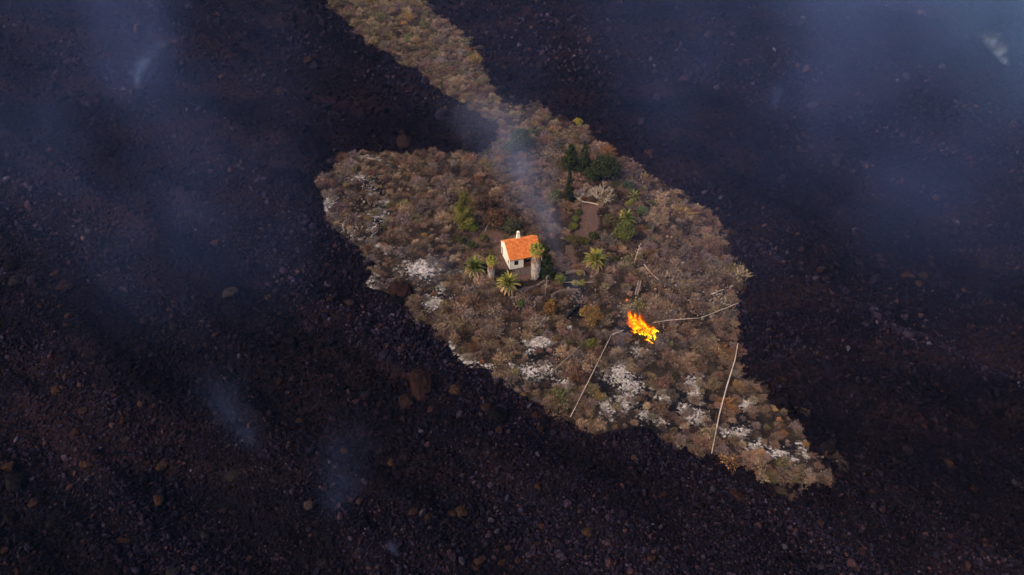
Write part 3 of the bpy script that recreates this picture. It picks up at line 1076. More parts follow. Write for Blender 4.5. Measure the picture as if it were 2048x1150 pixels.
def panel(name, parent, x0, x1, y0, y1, z0, z1, axis_='x', panes=(2, 2), shutters=False):
    """window set into a wall: frame with glass panes; axis_ 'x' spans x (front wall), 'y' spans y (gable)"""
    mb = MB()
    w_ = 0.06

    def bx(a0, a1, c0, c1, d0, d1):
        if axis_ == 'x':
            mb.box((a0, d0, c0), (a1, d1, c1))
        else:
            mb.box((d0, a0, c0), (d1, a1, c1))
    a0, a1 = (x0, x1) if axis_ == 'x' else (y0, y1)
    d0, d1 = (y0, y1) if axis_ == 'x' else (x0, x1)
    bx(a0, a0 + w_, z0, z1, d0, d1)
    bx(a1 - w_, a1, z0, z1, d0, d1)
    bx(a0 + w_, a1 - w_, z1 - w_, z1, d0, d1)
    bx(a0 + w_, a1 - w_, z0, z0 + w_, d0, d1)
    for k_ in range(1, panes[0]):
        c_ = a0 + (a1 - a0) * k_ / panes[0]
        bx(c_ - .03, c_ + .03, z0 + w_, z1 - w_, d0 + .005, d1 - .005)
    for k_ in range(1, panes[1]):
        c_ = z0 + (z1 - z0) * k_ / panes[1]
        bx(a0 + w_, a1 - w_, c_ - .02, c_ + .02, d0 + .01, d1 - .01)
    root = mb.build(name, M_DARKWOOD, parent)
    for i_ in range(panes[0]):
        for j_ in range(panes[1]):
            gm = MB()
            u0 = a0 + w_ + (a1 - a0 - 2 * w_) * i_ / panes[0] + .02
            u1 = a0 + w_ + (a1 - a0 - 2 * w_) * (i_ + 1) / panes[0] - .02
            t0 = z0 + w_ + (z1 - z0 - 2 * w_) * j_ / panes[1] + .015
            t1 = z0 + w_ + (z1 - z0 - 2 * w_) * (j_ + 1) / panes[1] - .015
            dm = (d0 + d1) / 2
            if axis_ == 'x':
                gm.box((u0, dm - .006, t0), (u1, dm + .006, t1))
            else:
                gm.box((dm - .006, u0, t0), (dm + .006, u1, t1))
            gm.build('pane', M_GLASS, root)
    return root


GW = (.75, 1.35, .75, 1.9)
GDoor = (5.35, 6.15, .02, 2.1)
gable(0, T, [GW, GDoor], 'gable_wall')
gable(LW - T, LW, [], 'gable_wall')
panel('window', H, .07, .15, GW[0], GW[1], GW[2], GW[3], 'y', (2, 2))
panel('door', H, .07, .15, GDoor[0], GDoor[1], GDoor[2], GDoor[3], 'y', (1, 3))
# front wall left of the porch
PX = 3.05
FWD = (1.0, 1.95, .85, 2.05)
mb = MB()
zt = ZE - .04
mb.box((T, 0.003, -.5), (FWD[0], T, zt)).box((FWD[1], 0.003, -.5), (PX, T, zt)).box((FWD[0], 0.003, -.5), (FWD[1], T, FWD[2])).box((FWD[0], 0.003, FWD[3]), (FWD[1], T, zt))
mb.build('front_wall', M_WALL, H)
panel('window', H, FWD[0], FWD[1], .05, .13, FWD[2], FWD[3], 'x', (2, 2))
MB().box((FWD[0] - .08, -.07, FWD[2] - .08), (FWD[1] + .08, .045, FWD[2] - .003)).build('window_sill', M_WALL, H)
# porch: side wall, inner wall with door and window, floor, rail, post, beam
MB().prism([(T, -.5), (2.2, -.5), (2.2, roofz(2.2) - .03), (T, roofz(T) - .03)], PX - T, PX).build('porch_side_wall', M_WALL, H)
mb = MB()
mb.box((PX, 2.2, -.5), (3.6, 2.4, 3.4)).box((4.5, 2.2, -.5), (5.35, 2.4, 3.4)).box((3.6, 2.2, 2.15), (4.5, 2.4, 3.4)).box((5.35, 2.2, 2.0), (6.3, 2.4, 3.4)).box((5.35, 2.2, -.5), (6.3, 2.4, .9)).box((6.3, 2.2, -.5), (LW - T, 2.4, 3.4))
mb.build('porch_back_wall', M_WALL, H)
dr = MB().box((3.6, 2.26, .12), (4.5, 2.34, 2.15)).build('porch_door', M_BROWNWOOD, H)
MB().box((4.36, 2.2, 1.05), (4.42, 2.257, 1.17)).build('handle', M_DARKWOOD, dr)
panel('window', H, 5.35, 6.3, 2.26, 2.34, .9, 2.0, 'x', (2, 2))
MB().box((PX, .02, -.5), (LW - T, 2.2, .10)).build('porch_floor', M_BROWNWOOD, H)
rl = MB().box((PX + .01, .06, .86), (LW - T - .02, .16, .96)).build('porch_rail', M_BROWNWOOD, H)
for k_ in range(22):
    xx = PX + .15 + k_ * (LW - T - PX - .3) / 21
    MB().box((xx - .035, .09, .10), (xx + .035, .13, .857)).build('baluster', M_BROWNWOOD, rl)
for xx in (PX + .02, 5.1, LW - T - .16):
    MB().box((xx, .04, .102), (xx + .14, .18, ZE - .22)).build('porch_post', M_BROWNWOOD, H)
MB().box((PX + .003, .03, ZE - .217), (LW - T - .003, .21, ZE - .03)).build('porch_beam', M_BROWNWOOD, H)
# back wall
MB().box((T, DW - T, -.5), (LW - T, DW - .003, ZB - .03)).build('back_wall', M_WALL, H)
# roof: deck, barrel tiles, ridge tiles, eave board
OV, OS = .14, .05
mb = MB()
sl1 = (ZR - ZE) / YR
sl2 = (ZB - ZR) / (DW - YR)
prof = [(-OV, ZE - OV * sl1 + .01), (YR, ZR + .01), (DW + OV, ZB + OV * sl2 + .01), (DW + OV, ZB + OV * sl2 + .10), (YR, ZR + .11), (-OV, ZE - OV * sl1 + .10)]
mb.prism(prof, -OS, LW + OS)
roof = mb.build('roof', M_BROWNWOOD, H)


def tile_field(y0, z0, y1, z1, up):
    L_ = math.hypot(y1 - y0, z1 - z0)
    ty, tz = (y1 - y0) / L_, (z1 - z0) / L_
    ny_, nz_ = (-tz, ty) if ty > 0 else (tz, -ty)
    ncol, nrow = 34, max(3, int(L_ / .24))
    cw = (LW + 2 * OS + .06) / ncol
    V, F, S = [], [], []
    for c_ in range(ncol):
        xc = -OS - .03 + (c_ + .5) * cw
        for kind in (0, 1):
            xo = xc + (cw / 2 if kind else 0)
            if kind and c_ == ncol - 1:
                continue
            for r_ in range(nrow):
                s0 = L_ * r_ / nrow - .02
                s1 = L_ * (r_ + 1) / nrow + .03
                lift0, lift1 = .035, .0
                jit = random.uniform(-.012, .012)
                base = len(V)
                hw = cw * (.36 if kind == 0 else .30)
                hh = .075 if kind == 0 else -.03
                off = .04 if kind == 0 else .035
                for ss, lf in ((s0, lift0), (s1, lift1)):
                    for q_ in range(5):
                        w_ = math.pi * q_ / 4
                        xx = xo - math.cos(w_) * hw + jit
                        hz = off + math.sin(w_) * hh + lf
                        V.append((xx, y0 + ty * ss + ny_ * hz, z0 + tz * ss + nz_ * hz))
                sv = min(1, max(0, random.gauss(.5, .23)))
                for q_ in range(4):
                    F.append((base + q_, base + q_ + 1, base + 5 + q_ + 1, base + 5 + q_))
                    S.append(sv)
                F.append((base, base + 1, base + 2, base + 3, base + 4))
                S.append(sv * .7)
    me = mesh('roof_tiles', V, F, M_TILE)
    leaf_attr(me, S)
    o = link('roof_tiles', me, roof)
    o['kind'] = 'stuff'
    return o


tile_field(-OV, ZE - OV * sl1 + .10, YR, ZR + .11, 1)
tile_field(DW + OV, ZB + OV * sl2 + .10, YR, ZR + .11, 1)
V, F, S = [], [], []
for k_ in range(20):
    x0 = -OS - .04 + k_ * (LW + 2 * OS + .08) / 20
    x1 = x0 + (LW + 2 * OS + .08) / 20 + .03
    base = len(V)
    for xx, lf in ((x0, .03), (x1, 0)):
        for q_ in range(6):
            w_ = math.pi * q_ / 5
            V.append((xx, YR - math.cos(w_) * .17, ZR + .12 + math.sin(w_) * .14 + lf))
    sv = random.uniform(.3, .9)
    for q_ in range(5):
        F.append((base + q_, base + q_ + 1, base + 6 + q_ + 1, base + 6 + q_))
        S.append(sv)
me = mesh('ridge_tiles', V, F, M_TILE)
leaf_attr(me, S)
o = link('ridge_tiles', me, roof)
o['kind'] = 'stuff'
# verge: white mortar strip along the left gable
mb = MB()
vp = [(-OV, ZE - OV * sl1 + .015), (YR, ZR + .015), (DW + OV, ZB + OV * sl2 + .015), (DW + OV, ZB + OV * sl2 + .13), (YR, ZR + .14), (-OV, ZE - OV * sl1 + .13)]
mb.prism(vp, -OS - .05, -OS - .003)
mb.build('verge', M_WALL, roof)
# chimney behind the ridge
CX, CYy = 3.35, 4.75
mb = MB()
n0 = 0
lev = [(ZR - .9, .46, .40), (ZR + .1, .40, .36), (ZR + .75, .30, .28), (ZR + 1.15, .27, .25)]
for z_, a0, b0 in lev:
    mb.v += [(CX - a0, CYy - b0, z_), (CX + a0, CYy - b0, z_), (CX + a0, CYy + b0, z_), (CX - a0, CYy + b0, z_)]
for k_ in range(len(lev) - 1):
    for q_ in range(4):
        mb.f.append((4 * k_ + q_, 4 * k_ + (q_ + 1) % 4, 4 * k_ + 4 + (q_ + 1) % 4, 4 * k_ + 4 + q_))
mb.f.append((12, 13, 14, 15))
ch = mb.build('chimney', M_WALL, H)
zc = ZR + 1.15
for sx in (-1, 1):
    for sy in (-1, 1):
        MB().box((CX + sx * .2 - .06, CYy + sy * .18 - .06, zc), (CX + sx * .2 + .06, CYy + sy * .18 + .06, zc + .25)).build('cap_post', M_WALL, ch)
mb = MB()
mb.v = [(CX - .30, CYy - .28, zc + .25), (CX + .30, CYy - .28, zc + .25), (CX + .30, CYy + .28, zc + .25), (CX - .30, CYy + .28, zc + .25), (CX - .22, CYy - .2, zc + .47), (CX + .22, CYy - .2, zc + .47), (CX + .22, CYy + .2, zc + .47), (CX - .22, CYy + .2, zc + .47)]
mb.f = [(0, 3, 2, 1), (4, 5, 6, 7), (0, 1, 5, 4), (1, 2, 6, 5), (2, 3, 7, 6), (3, 0, 4, 7)]
mb.build('chimney_cap', M_WALL, ch)
# paved terrace in front of the house
tz = empty('terrace', (-2.17, -1.87, 0.0), HYAW)
tz['kind'] = 'structure'
tz['label'] = 'dark paved terrace in front of the house'
k_ = 0
for ix in range(7):
    for iy in range(3):
        w_, d_2 = .9, .8
        x0, y0 = .9 + ix * w_, -.12 - (iy + 1) * d_2
        MB().box((x0 + .02, y0 + .02, -.3), (x0 + w_ - .02, y0 + d_2 - .02, .035 + random.uniform(0, .02))).build('slab', M_PAVE, tz)

# ------------------------------------------------------------------ palms
def frond_mesh(seed, L_=2.6, droop=.9, npair=18, lw=.40):
    r_ = np.random.default_rng(seed)
    V, F, S = [], [], []
    pts_ = []
    for i in range(npair + 1):
        t = i / npair
        x = L_ * (t - .12 * t * t * droop)
        z = L_ * (.34 * t - (.30 + .34 * droop) * t * t)
        pts_.append(Vector((x, 0, z)))
    for i in range(npair):
        p, q = pts_[i], pts_[i + 1]
        w_ = .05 * (1 - i / npair) + .012
        b = len(V)
        V += [p + Vector((0, -w_, 0)), p + Vector((0, w_, 0)), q + Vector((0, w_ * .9, 0)), q + Vector((0, -w_ * .9, 0))]
        F.append((b, b + 1, b + 2, b + 3))
        S.append(.75)
        t = (i + .5) / npair
        if t < .12:
            continue
        ll = lw * math.sin(math.pi * min(1, .12 + .88 * t) ** .8) ** .6 * (1 - .25 * t) + .08
        for sgn in (-1, 1):
            tip = p + (q - p) * .5 + Vector((ll * .62, sgn * ll * .62, ll * (.22 - .30 * droop) + r_.uniform(-.06, .06)))
            b = len(V)
            wv = (q - p) * .5
            V += [p - wv * .3, q + wv * .3, tip + wv * .6, tip - wv * .6]
            F.append((b, b + 1, b + 2, b + 3))
            S.append(float(np.clip(r_.normal(.52, .2), 0, 1)))
    me = mesh('frond', [tuple(v) for v in V], F, M_LEAF)
    leaf_attr(me, S)
    return me


FROND = [frond_mesh(i, 2.7, d) for i, d in enumerate((.45, .8, 1.1))]
PG = [(0.095, 0.118, 0.028), (0.155, 0.158, 0.038), (0.235, 0.20, 0.050), (0.058, 0.078, 0.028)]
DEADF = [(0.30, 0.19, 0.11), (0.38, 0.26, 0.15), (0.22, 0.15, 0.095)]


def trunk(mb, p0, p1, r0, r1, bend=(0, 0), seg=9, nseg=10, ringy=.06):
    pts_, rr = [], []
    for i in range(nseg + 1):
        t = i / nseg
        p = Vector(p0).lerp(Vector(p1), t) + Vector((bend[0], bend[1], 0)) * math.sin(math.pi * t)
        pts_.append(p)
        rr.append((r0 + (r1 - r0) * t) * (1 + ringy * (1 if i % 2 else -1)))
    mb.tube(pts_, rr, seg)
    return mb


def date_palm(px, py, th, cr, label, nfr=46, dead=.35, lean=(0, 0), green=(0, 1, 2), bend=(0, 0), trunk_vis=True):
    p = ground(px, py)
    root = empty('date_palm', p)
    tag(root, label, 'palm', 'date palms around the house')
    top = Vector((lean[0], lean[1], th))
    tm = MB()
    trunk(tm, (0, 0, -.3), top, .36, .30, bend)
    tm.build('trunk', M_BARK, root, True)
    s_ = cr / 2.7
    for k_ in range(nfr):
        t = (k_ + .5) / nfr                         # 0 top .. 1 bottom
        elev = 78 - 108 * t ** .9
        az = k_ * 2.39996 + random.uniform(-.2, .2)
        isdead = t > 1 - dead
        fm = FROND[0 if t < .3 else (1 if t < .7 else 2)]
        cl = np.array(random.choice(DEADF) if isdead else PG[random.choice(green)]) * random.uniform(.75, 1.3)
        ln = s_ * random.uniform(.85, 1.1) * (1.0 if not isdead else .88)
        o_ = link('frond', fm, root, top + Vector((0, 0, -.25 * t)), None, ln, cl)
        o_.rotation_euler = Euler((random.uniform(-.25, .25), -R(elev), az), 'XYZ')
    return root


date_palm(951, 550, 1.7, 2.9, 'full date palm with brown drooping skirt, leftmost of the palms by the house', 76, .45, green=(0, 3, 0, 1))
date_palm(1018, 583, 2.0, 2.9, 'date palm on a curved trunk in front of the house corner', 60, .38, lean=(-.1, -.1), green=(1, 2, 0), bend=(.35, 0))
date_palm(1190, 533, 1.6, 2.95, 'round yellow-green date palm standing alone right of the house', 64, .30, green=(1, 2, 2, 0))
date_palm(1252, 447, 1.2, 2.6, 'green date palm behind the leafy tree, right of the dirt clearing', 40, .15, green=(0, 1))
date_palm(1268, 402, .9, 1.9, 'small green date palm near the upper right edge of the garden', 34, .12, green=(0, 1))


def fan_leaf(seed):
    r_ = np.random.default_rng(seed)
    V, F, S = [], [], []
    V += [(0, -.03, 0), (0, .03, 0), (.75, .03, .10), (.75, -.03, .10)]
    F.append((0, 1, 2, 3))
    S.append(.5)
    ns = 15
    for i in range(ns):
        a0 = (i / ns - .5) * 3.6
        a1 = ((i + 1) / ns - .5) * 3.6
        am = (a0 + a1) / 2
        L1, L2 = .72, 1.02 * r_.uniform(.85, 1.05)
        c_ = Vector((.72, 0, .10))

        def pt(a__, l_, dz):
            return c_ + Vector((math.cos(a__) * l_, math.sin(a__) * l_, dz))
        b = len(V)
        V += [tuple(c_), tuple(pt(a0, L1, -.08)), tuple(pt(am, L2, -.34)), tuple(pt(a1, L1, -.08))]
        F.append((b, b + 1, b + 2, b + 3))
        S.append(float(r_.uniform(.2, .95)))
    me = mesh('fan_leaf', V, F, M_LEAF)
    leaf_attr(me, S)
    return me


FAN = [fan_leaf(i) for i in range(3)]


def fan_palm(px, py, th, tr, cr, label, brown_top):
    p = ground(px, py)
    root = empty('fan_palm', p)
    tag(root, label, 'palm', 'fan palms beside the house')
    top = Vector((.22 * th / 6, 0, th))
    tm = MB()
    prof = [(-.02, .62), (.12, .78), (.3, .95), (.5, 1.05), (.68, 1.08), (.8, .95), (.9, .62), (1.0, .42)]
    tm.tube([Vector((0, 0, -.2)).lerp(top, max(0, t)) for t, _ in prof], [tr * k_ for _, k_ in prof], 14)
    tm.build('trunk', M_SKIRT, root, True)
    # hanging dead leaves of the skirt
    r_ = np.random.default_rng(int(px))
    k_ = 900
    t = r_.uniform(.05, .93, k_)
    az = r_.uniform(0, 6.283, k_)
    pr = np.interp(t, [q_[0] for q_ in prof], [q_[1] for q_ in prof]) * tr
    A = np.stack([top.x * t + np.cos(az) * pr * .97, np.sin(az) * pr * .97, t * th], 1)
    B = A + np.stack([np.cos(az) * .10, np.sin(az) * .10, -r_.uniform(.35, .8, k_)], 1) + r_.normal(size=(k_, 3)) * .06
    V, F = blades(A, B, r_.uniform(.03, .075, k_), r_)
    V[:, 2] = np.maximum(V[:, 2], -.05)
    me = mesh('skirt', V, F, M_LEAF)
    leaf_attr(me, r_.beta(2, 2, k_))
    o_ = link('skirt', me, root, col=(.52, .44, .40))
    o_['kind'] = 'stuff'
    k2 = int(k_ * .35)
    t = r_.uniform(.66, .98, k2)
    az = r_.uniform(0, 6.283, k2)
    pr = np.interp(t, [q_[0] for q_ in prof], [q_[1] for q_ in prof]) * tr * 1.05
    A = np.stack([top.x * t + np.cos(az) * pr, np.sin(az) * pr, t * th], 1)
    B = A + np.stack([np.cos(az) * .16, np.sin(az) * .16, -r_.uniform(.4, .9, k2)], 1)
    V, F = blades(A, B, r_.uniform(.03, .08, k2), r_)
    me = mesh('skirt_top', V, F, M_LEAF)
    leaf_attr(me, r_.beta(2, 2, k2))
    o_ = link('skirt_top', me, root, col=brown_top)
    o_['kind'] = 'stuff'
    nl = 30
    for i in range(nl):
        tt = (i + .5) / nl
        el = 80 - 125 * tt
        cl = np.array([(0.17, 0.17, 0.034), (0.30, 0.25, 0.05), (0.11, 0.13, 0.03)][i % 3] if tt < .72 else (0.30, 0.17, 0.05)) * random.uniform(.85, 1.25)
        o_ = link('fan_leaf', FAN[i % 3], root, top + Vector((0, 0, .1 - .3 * tt)), None, cr / 1.7 * random.uniform(.85, 1.1), cl)
        o_.rotation_euler = Euler((random.uniform(-.4, .4), -R(el), i * 2.39996), 'XYZ')
    return root


fan_palm(1070, 556, 7.2, .88, 1.75, 'tall fan palm with thick shaggy pale trunk, in front of the roof', (0.24, .15, .10))
fan_palm(982, 557, 4.6, .62, 1.35, 'shorter fan palm with pale shaggy trunk, left of the house', (0.26, .14, .06))


# ------------------------------------------------------------------ trees
def crown_cone(px, py, h, r, label, name, colr, cat='tree', kind='cone', nleaf=2600, lf=.26, base=.06, group=None, lobes=14, dark=None, bark=None, top_pow=1.0, loc=None):
    p = loc if loc is not None else ground(px, py)
    root = empty(name, p)
    tag(root, label, cat, group)
    r_ = np.random.default_rng(int(px * 7 + py))
    tm = MB()
    hh = h * (.9 if kind == 'cone' else .6)
    tm.tube([(0, 0, -.3), (.05, .03, hh * .5), (0, 0, hh)], [.05 * h ** .5 + r * .05, .04 * h ** .5 + r * .03, .03], 7)
    for i in range(7):
        z0 = h * (.12 + .6 * i / 7)
        az = i * 2.4
        rr = r * (.75 if kind != 'cone' else .8 * (1 - z0 / h))
        tm.tube([(0, 0, z0), (math.cos(az) * rr * .6, math.sin(az) * rr * .6, z0 + .12 * h), (math.cos(az) * rr, math.sin(az) * rr, z0 + .16 * h)], [.05, .035, .012], 5)
    tm.build('trunk', bark or M_BARK, root, True)
    # clumps: points gathered around lobe centres so that light and dark masses and gaps appear
    C_ = []
    for i in range(lobes):
        t = (i + r_.uniform(.1, .9)) / lobes
        az = i * 2.39996 + r_.uniform(-.4, .4)
        if kind == 'cone':
            R0 = r * (1 - t) ** top_pow
            q = r_.uniform(.35, .78) * R0
            C_.append((math.cos(az) * q, math.sin(az) * q, h * (base + (1 - base) * t), max(.10 * r, R0 * .46), h / lobes * 1.5))
        else:
            u = 1 - 1.35 * t
            q = math.sqrt(max(.05, 1 - u * u)) * r * r_.uniform(.55, .8)
            C_.append((math.cos(az) * q, math.sin(az) * q, h * (.52 + .36 * u), r * r_.uniform(.30, .46), h * r_.uniform(.16, .24)))
    C_ = np.array(C_)
    wgt = C_[:, 3] ** 2 * C_[:, 4]
    wgt = wgt ** .6
    pick = r_.choice(len(C_), nleaf, p=wgt / wgt.sum())
    d = r_.normal(size=(nleaf, 3))
    d /= np.linalg.norm(d, axis=1)[:, None]
    d *= (r_.uniform(.35, 1.0, (nleaf, 1))) ** .5
    P = C_[pick, :3] + d * np.stack([C_[pick, 3], C_[pick, 3], C_[pick, 4]], 1) * (1 + .18 * r_.normal(size=(nleaf, 1)))
    P[:, 2] = np.maximum(P[:, 2], .05)
    V, F = tufts(P, lf, r_, .5, .8)
    me = mesh('crown', V, F, M_LEAF)
    shade = np.clip(r_.beta(2.2, 2.6, nleaf) + .25 * (r_.uniform(size=lobes)[pick] - .5), 0, 1)
    leaf_attr(me, shade)
    link('crown', me, root, col=colr)
    return root


CON = (0.030, 0.042, 0.020)
crown_cone(1091, 557, 8.6, 2.2, 'broad dark green conifer hugging the right side of the house', 'conifer_tree', (0.026, 0.038, 0.018), lobes=26, nleaf=5200, lf=.22, top_pow=.62)
crown_cone(1137, 404, 8.4, 1.25, 'slim dark cypress above the dirt clearing', 'cypress_tree', (0.022, 0.032, 0.017), lobes=22, nleaf=2600, lf=.2, top_pow=.55)
crown_cone(1140, 341, 7.2, 2.8, 'dark green pine, leftmost of the three at the top of the path', 'pine_tree', (0.029, 0.040, 0.014), lobes=26, nleaf=4600, lf=.3, top_pow=.6, group='dark pines at the top of the path')
crown_cone(1166, 349, 8.8, 2.4, 'dark pointed pine, middle of the three at the top of the path', 'pine_tree', (0.028, 0.040, 0.018), lobes=24, nleaf=3600, lf=.28, top_pow=.8, group='dark pines at the top of the path')
crown_cone(1208, 361, 6.2, 3.4, 'wide dark green pine, rightmost of the three at the top of the path', 'pine_tree', (0.030, 0.040, 0.015), lobes=15, nleaf=3800, lf=.3, kind='round', group='dark pines at the top of the path')
crown_cone(1186, 362, 3.6, 2.0, 'low dark green bushy pine beneath the wide rightmost pine', 'pine_tree', (0.034, 0.046, 0.020), lobes=14, nleaf=2400, lf=.28, kind='round', group='dark pines at the top of the path')
crown_cone(1042, 300, 5.6, 2.7, 'green tree dimmed by smoke where the hillside narrows to its neck', 'leafy_tree', (0.05, 0.066, 0.030), lobes=18, nleaf=3200, lf=.28, kind='round')
crown_cone(1022, 308, 3.2, 2.0, 'small green bushy tree left of the smoky one at the neck', 'leafy_tree', (0.055, 0.066, 0.03), lobes=12, nleaf=1700, lf=.28, kind='round')
crown_cone(930, 456, 9.6, 3.0, 'tall lumpy olive-green tree up the slope left of the house', 'leafy_tree', (0.150, 0.138, 0.036), lobes=19, nleaf=6000, lf=.24, top_pow=.42)
crown_cone(1248, 480, 4.2, 2.6, 'rounded leafy green tree below the right-hand date palm', 'leafy_tree', (0.100, 0.112, 0.030), lobes=13, nleaf=3400, lf=.26, kind='round', bark=M_PALEBARK)
crown_cone(1120, 566, 2.2, 1.35, 'small round green tree beside the curved stone walls', 'leafy_tree', (0.12, 0.135, 0.045), lobes=16, nleaf=1400, lf=.2, kind='round')
crown_cone(990, 452, 4.0, 2.6, 'rust-brown withered tree right of the tall olive-green tree', 'withered_tree', (0.10, 0.055, 0.036), lobes=18, nleaf=2600, lf=.26, kind='round')
crown_cone(968, 425, 4.2, 2.2, 'dark reddish withered tree close behind the tall olive-green tree', 'withered_tree', (0.085, 0.052, 0.040), lobes=18, nleaf=2200, lf=.26, kind='round')
crown_cone(1022, 462, 3.2, 2.2, 'olive-grey bushy tree just behind the house ridge', 'leafy_tree', (0.075, 0.072, 0.042), lobes=16, nleaf=2200, lf=.25, kind='round')
BUSHES = [(947, 462, 1.2, (0.13, 0.165, 0.022), 'bright green bush at the foot of the tall olive-green tree'), (966, 482, 1.1, (0.10, 0.095, 0.035), 'olive bush on the bare earth left of the house'),
          (944, 498, 1.3, (0.055, 0.062, 0.03), 'dark green bush above the leftmost date palm'), (922, 488, 1.2, (0.065, 0.065, 0.035), 'dull green bush left of the dark green one above the leftmost palm'),
          (1148, 492, 1.9, (0.105, 0.085, 0.040), 'olive-brown round bush beside the smoke column'), (1168, 488, 1.1, (0.085, 0.10, 0.025), 'green bush touching the olive-brown round bush'),
          (1152, 442, .9, (0.10, 0.115, 0.03), 'narrow green hedge bush, upper one beside the dirt clearing'), (1146, 458, 1.0, (0.125, 0.135, 0.035), 'yellow-green hedge bush, lower one beside the dirt clearing'),
          (1156, 428, .8, (0.075, 0.085, 0.03), 'small dark hedge bush at the upper left of the dirt clearing'), (1110, 402, 1.9, (0.085, 0.092, 0.040), 'broad green bush left of the slim cypress'),
          (1284, 430, 1.5, (0.10, 0.125, 0.06), 'grey-green prickly bush right of the two right-hand date palms'), (1256, 378, 1.3, (0.05, 0.075, 0.045), 'blue-green spiky bush right of the bare tree'),
          (1220, 452, 2.0, (0.095, 0.080, 0.040), 'olive-brown bush between dirt clearing and green date palm'), (1186, 478, 1.1, (0.05, 0.06, 0.03), 'dark green bush at the lower edge of the dirt clearing'),
          (1159, 550, .75, (0.24, 0.19, 0.045), 'small golden bush by the inner stone wall, topmost of three'), (1150, 570, .75, (0.25, 0.22, 0.07), 'small pale yellow bush, left of the pair above the thin rail'),
          (1164, 570, .8, (0.22, 0.20, 0.04), 'small yellow-green bush, right of the pair above the thin rail'), (1103, 610, .8, (0.26, 0.17, 0.03), 'small golden bush below the curved lower stone wall'),
          (1180, 646, 2.5, (0.20, 0.120, 0.045), 'big rusty-gold dry bush beside the charred trunk'), (1100, 628, 1.6, (0.16, 0.085, 0.035), 'rust-orange dry bush left of the charred trunk'),
          (1183, 692, 1.1, (0.12, 0.12, 0.035), 'greenish bush above the top of the leaning pale pipe'), (1156, 250, 1.2, (0.24, 0.19, 0.04), 'bright yellow bush on the ridge above the dark pines'),
          (1258, 412, .8, (0.15, 0.155, 0.03), 'yellow-green bush between the two right-hand date palms'), (1264, 388, 1.0, (.08, .10, .05), 'soft green bush below the blue-green spiky bush'),
          (1208, 530, 1.1, (.11, .11, .075), 'grey-leaved bush right of the lone date palm'), (1042, 612, .9, (.07, .10, .03), 'small green bush on the slope below the house')]
for (px, py, r_, cl, lab) in BUSHES:
    crown_cone(px, py, r_ * 1.45, r_, lab, 'leafy_bush', cl, 'bush', 'round', int(700 + 500 * r_), .19, lobes=12)


# bare tree: pale branches fanning out, and a fallen limb
def branches(mb, p, d, L_, r, lev, r_):
    q = p + d * L_
    mid = p + d * L_ * .5 + Vector(r_.normal(size=3)) * L_ * .06
    mb.tube([p, mid, q], [r, r * .85, r * .65], 5 if lev > 1 else 4, cap=lev == 0)
    if lev <= 0:
        return
    for _ in range(3 if lev > 1 else 4):
        nd = (d + Vector(r_.normal(size=3)) * .48 + Vector((0, 0, .10))).normalized()
        branches(mb, q, nd, L_ * r_.uniform(.6, .85), r * .58, lev - 1, r_)


def bare_tree(px, py, n0, L_, r, lev, label, seed, spread=.9):
    r_ = np.random.default_rng(seed)
    root = empty('bare_tree', ground(px, py))
    tag(root, label, 'tree')
    tm = MB()
    tm.tube([(0, 0, -.3), (.05, 0, .5), (0, 0, .9)], [r * 1.5, r * 1.3, r * 1.2], 7)
    tm.build('trunk', M_PALEBARK, root, True)
    for k_ in range(n0):
        az = k_ * 6.283 / n0 + r_.uniform(-.3, .3)
        mb = MB()
        branches(mb, Vector((0, 0, .7)), Vector((math.cos(az) * spread, math.sin(az) * spread, r_.uniform(.5, 1.0))).normalized(), L_, r, lev, r_)
        mb.build('branch', M_PALEBARK, root)
    return root


bare_tree(1203, 405, 8, 1.5, .10, 3, 'pale leafless tree with fanned branches above the dirt clearing', 5)
bare_tree(1192, 400, 5, 1.1, .08, 3, 'smaller leafless tree to the left under the fanned pale one', 9)
crown_cone(1216, 402, 2.3, 2.4, 'grey-olive bush tangled below the pale leafless tree', 'leafy_bush', (.11, .092, .055), 'bush', 'round', 1700, .2, lobes=16)


def strip_tube(name, pix, rad, m_, label, cat, group=None, lift=.35, lava_end=False, seg=7, jit=0.0, sub=7):
    """a thing lying along the ground through these photo pixels"""
    P = []
    for (a0, a1) in zip(pix[:-1], pix[1:]):
        for k_ in range(sub):
            t = k_ / sub
            P.append((a0[0] + (a1[0] - a0[0]) * t, a0[1] + (a1[1] - a0[1]) * t))
    P.append(pix[-1])
    W = [ground(*q) for q in P]
    zs = np.array([w_.z for w_ in W])
    zsm = np.convolve(np.pad(zs, 4, mode='edge'), np.ones(9) / 9, 'valid')
    zsm = np.maximum(zsm, zs - .1)
    o0 = W[0].copy()
    o0.z = zsm[0]
    pts_ = [Vector((w_.x, w_.y, z_ + lift)) - o0 + Vector((random.gauss(0, jit), random.gauss(0, jit), random.gauss(0, jit))) for w_, z_ in zip(W, zsm)]
    n_ = len(pts_)
    rr = [rad(i / (n_ - 1)) if callable(rad) else rad for i in range(n_)]
    o_ = MB().tube(pts_, rr, seg).build(name, m_, None, True, loc=o0)
    tag(o_, label, cat, group)
    return o_


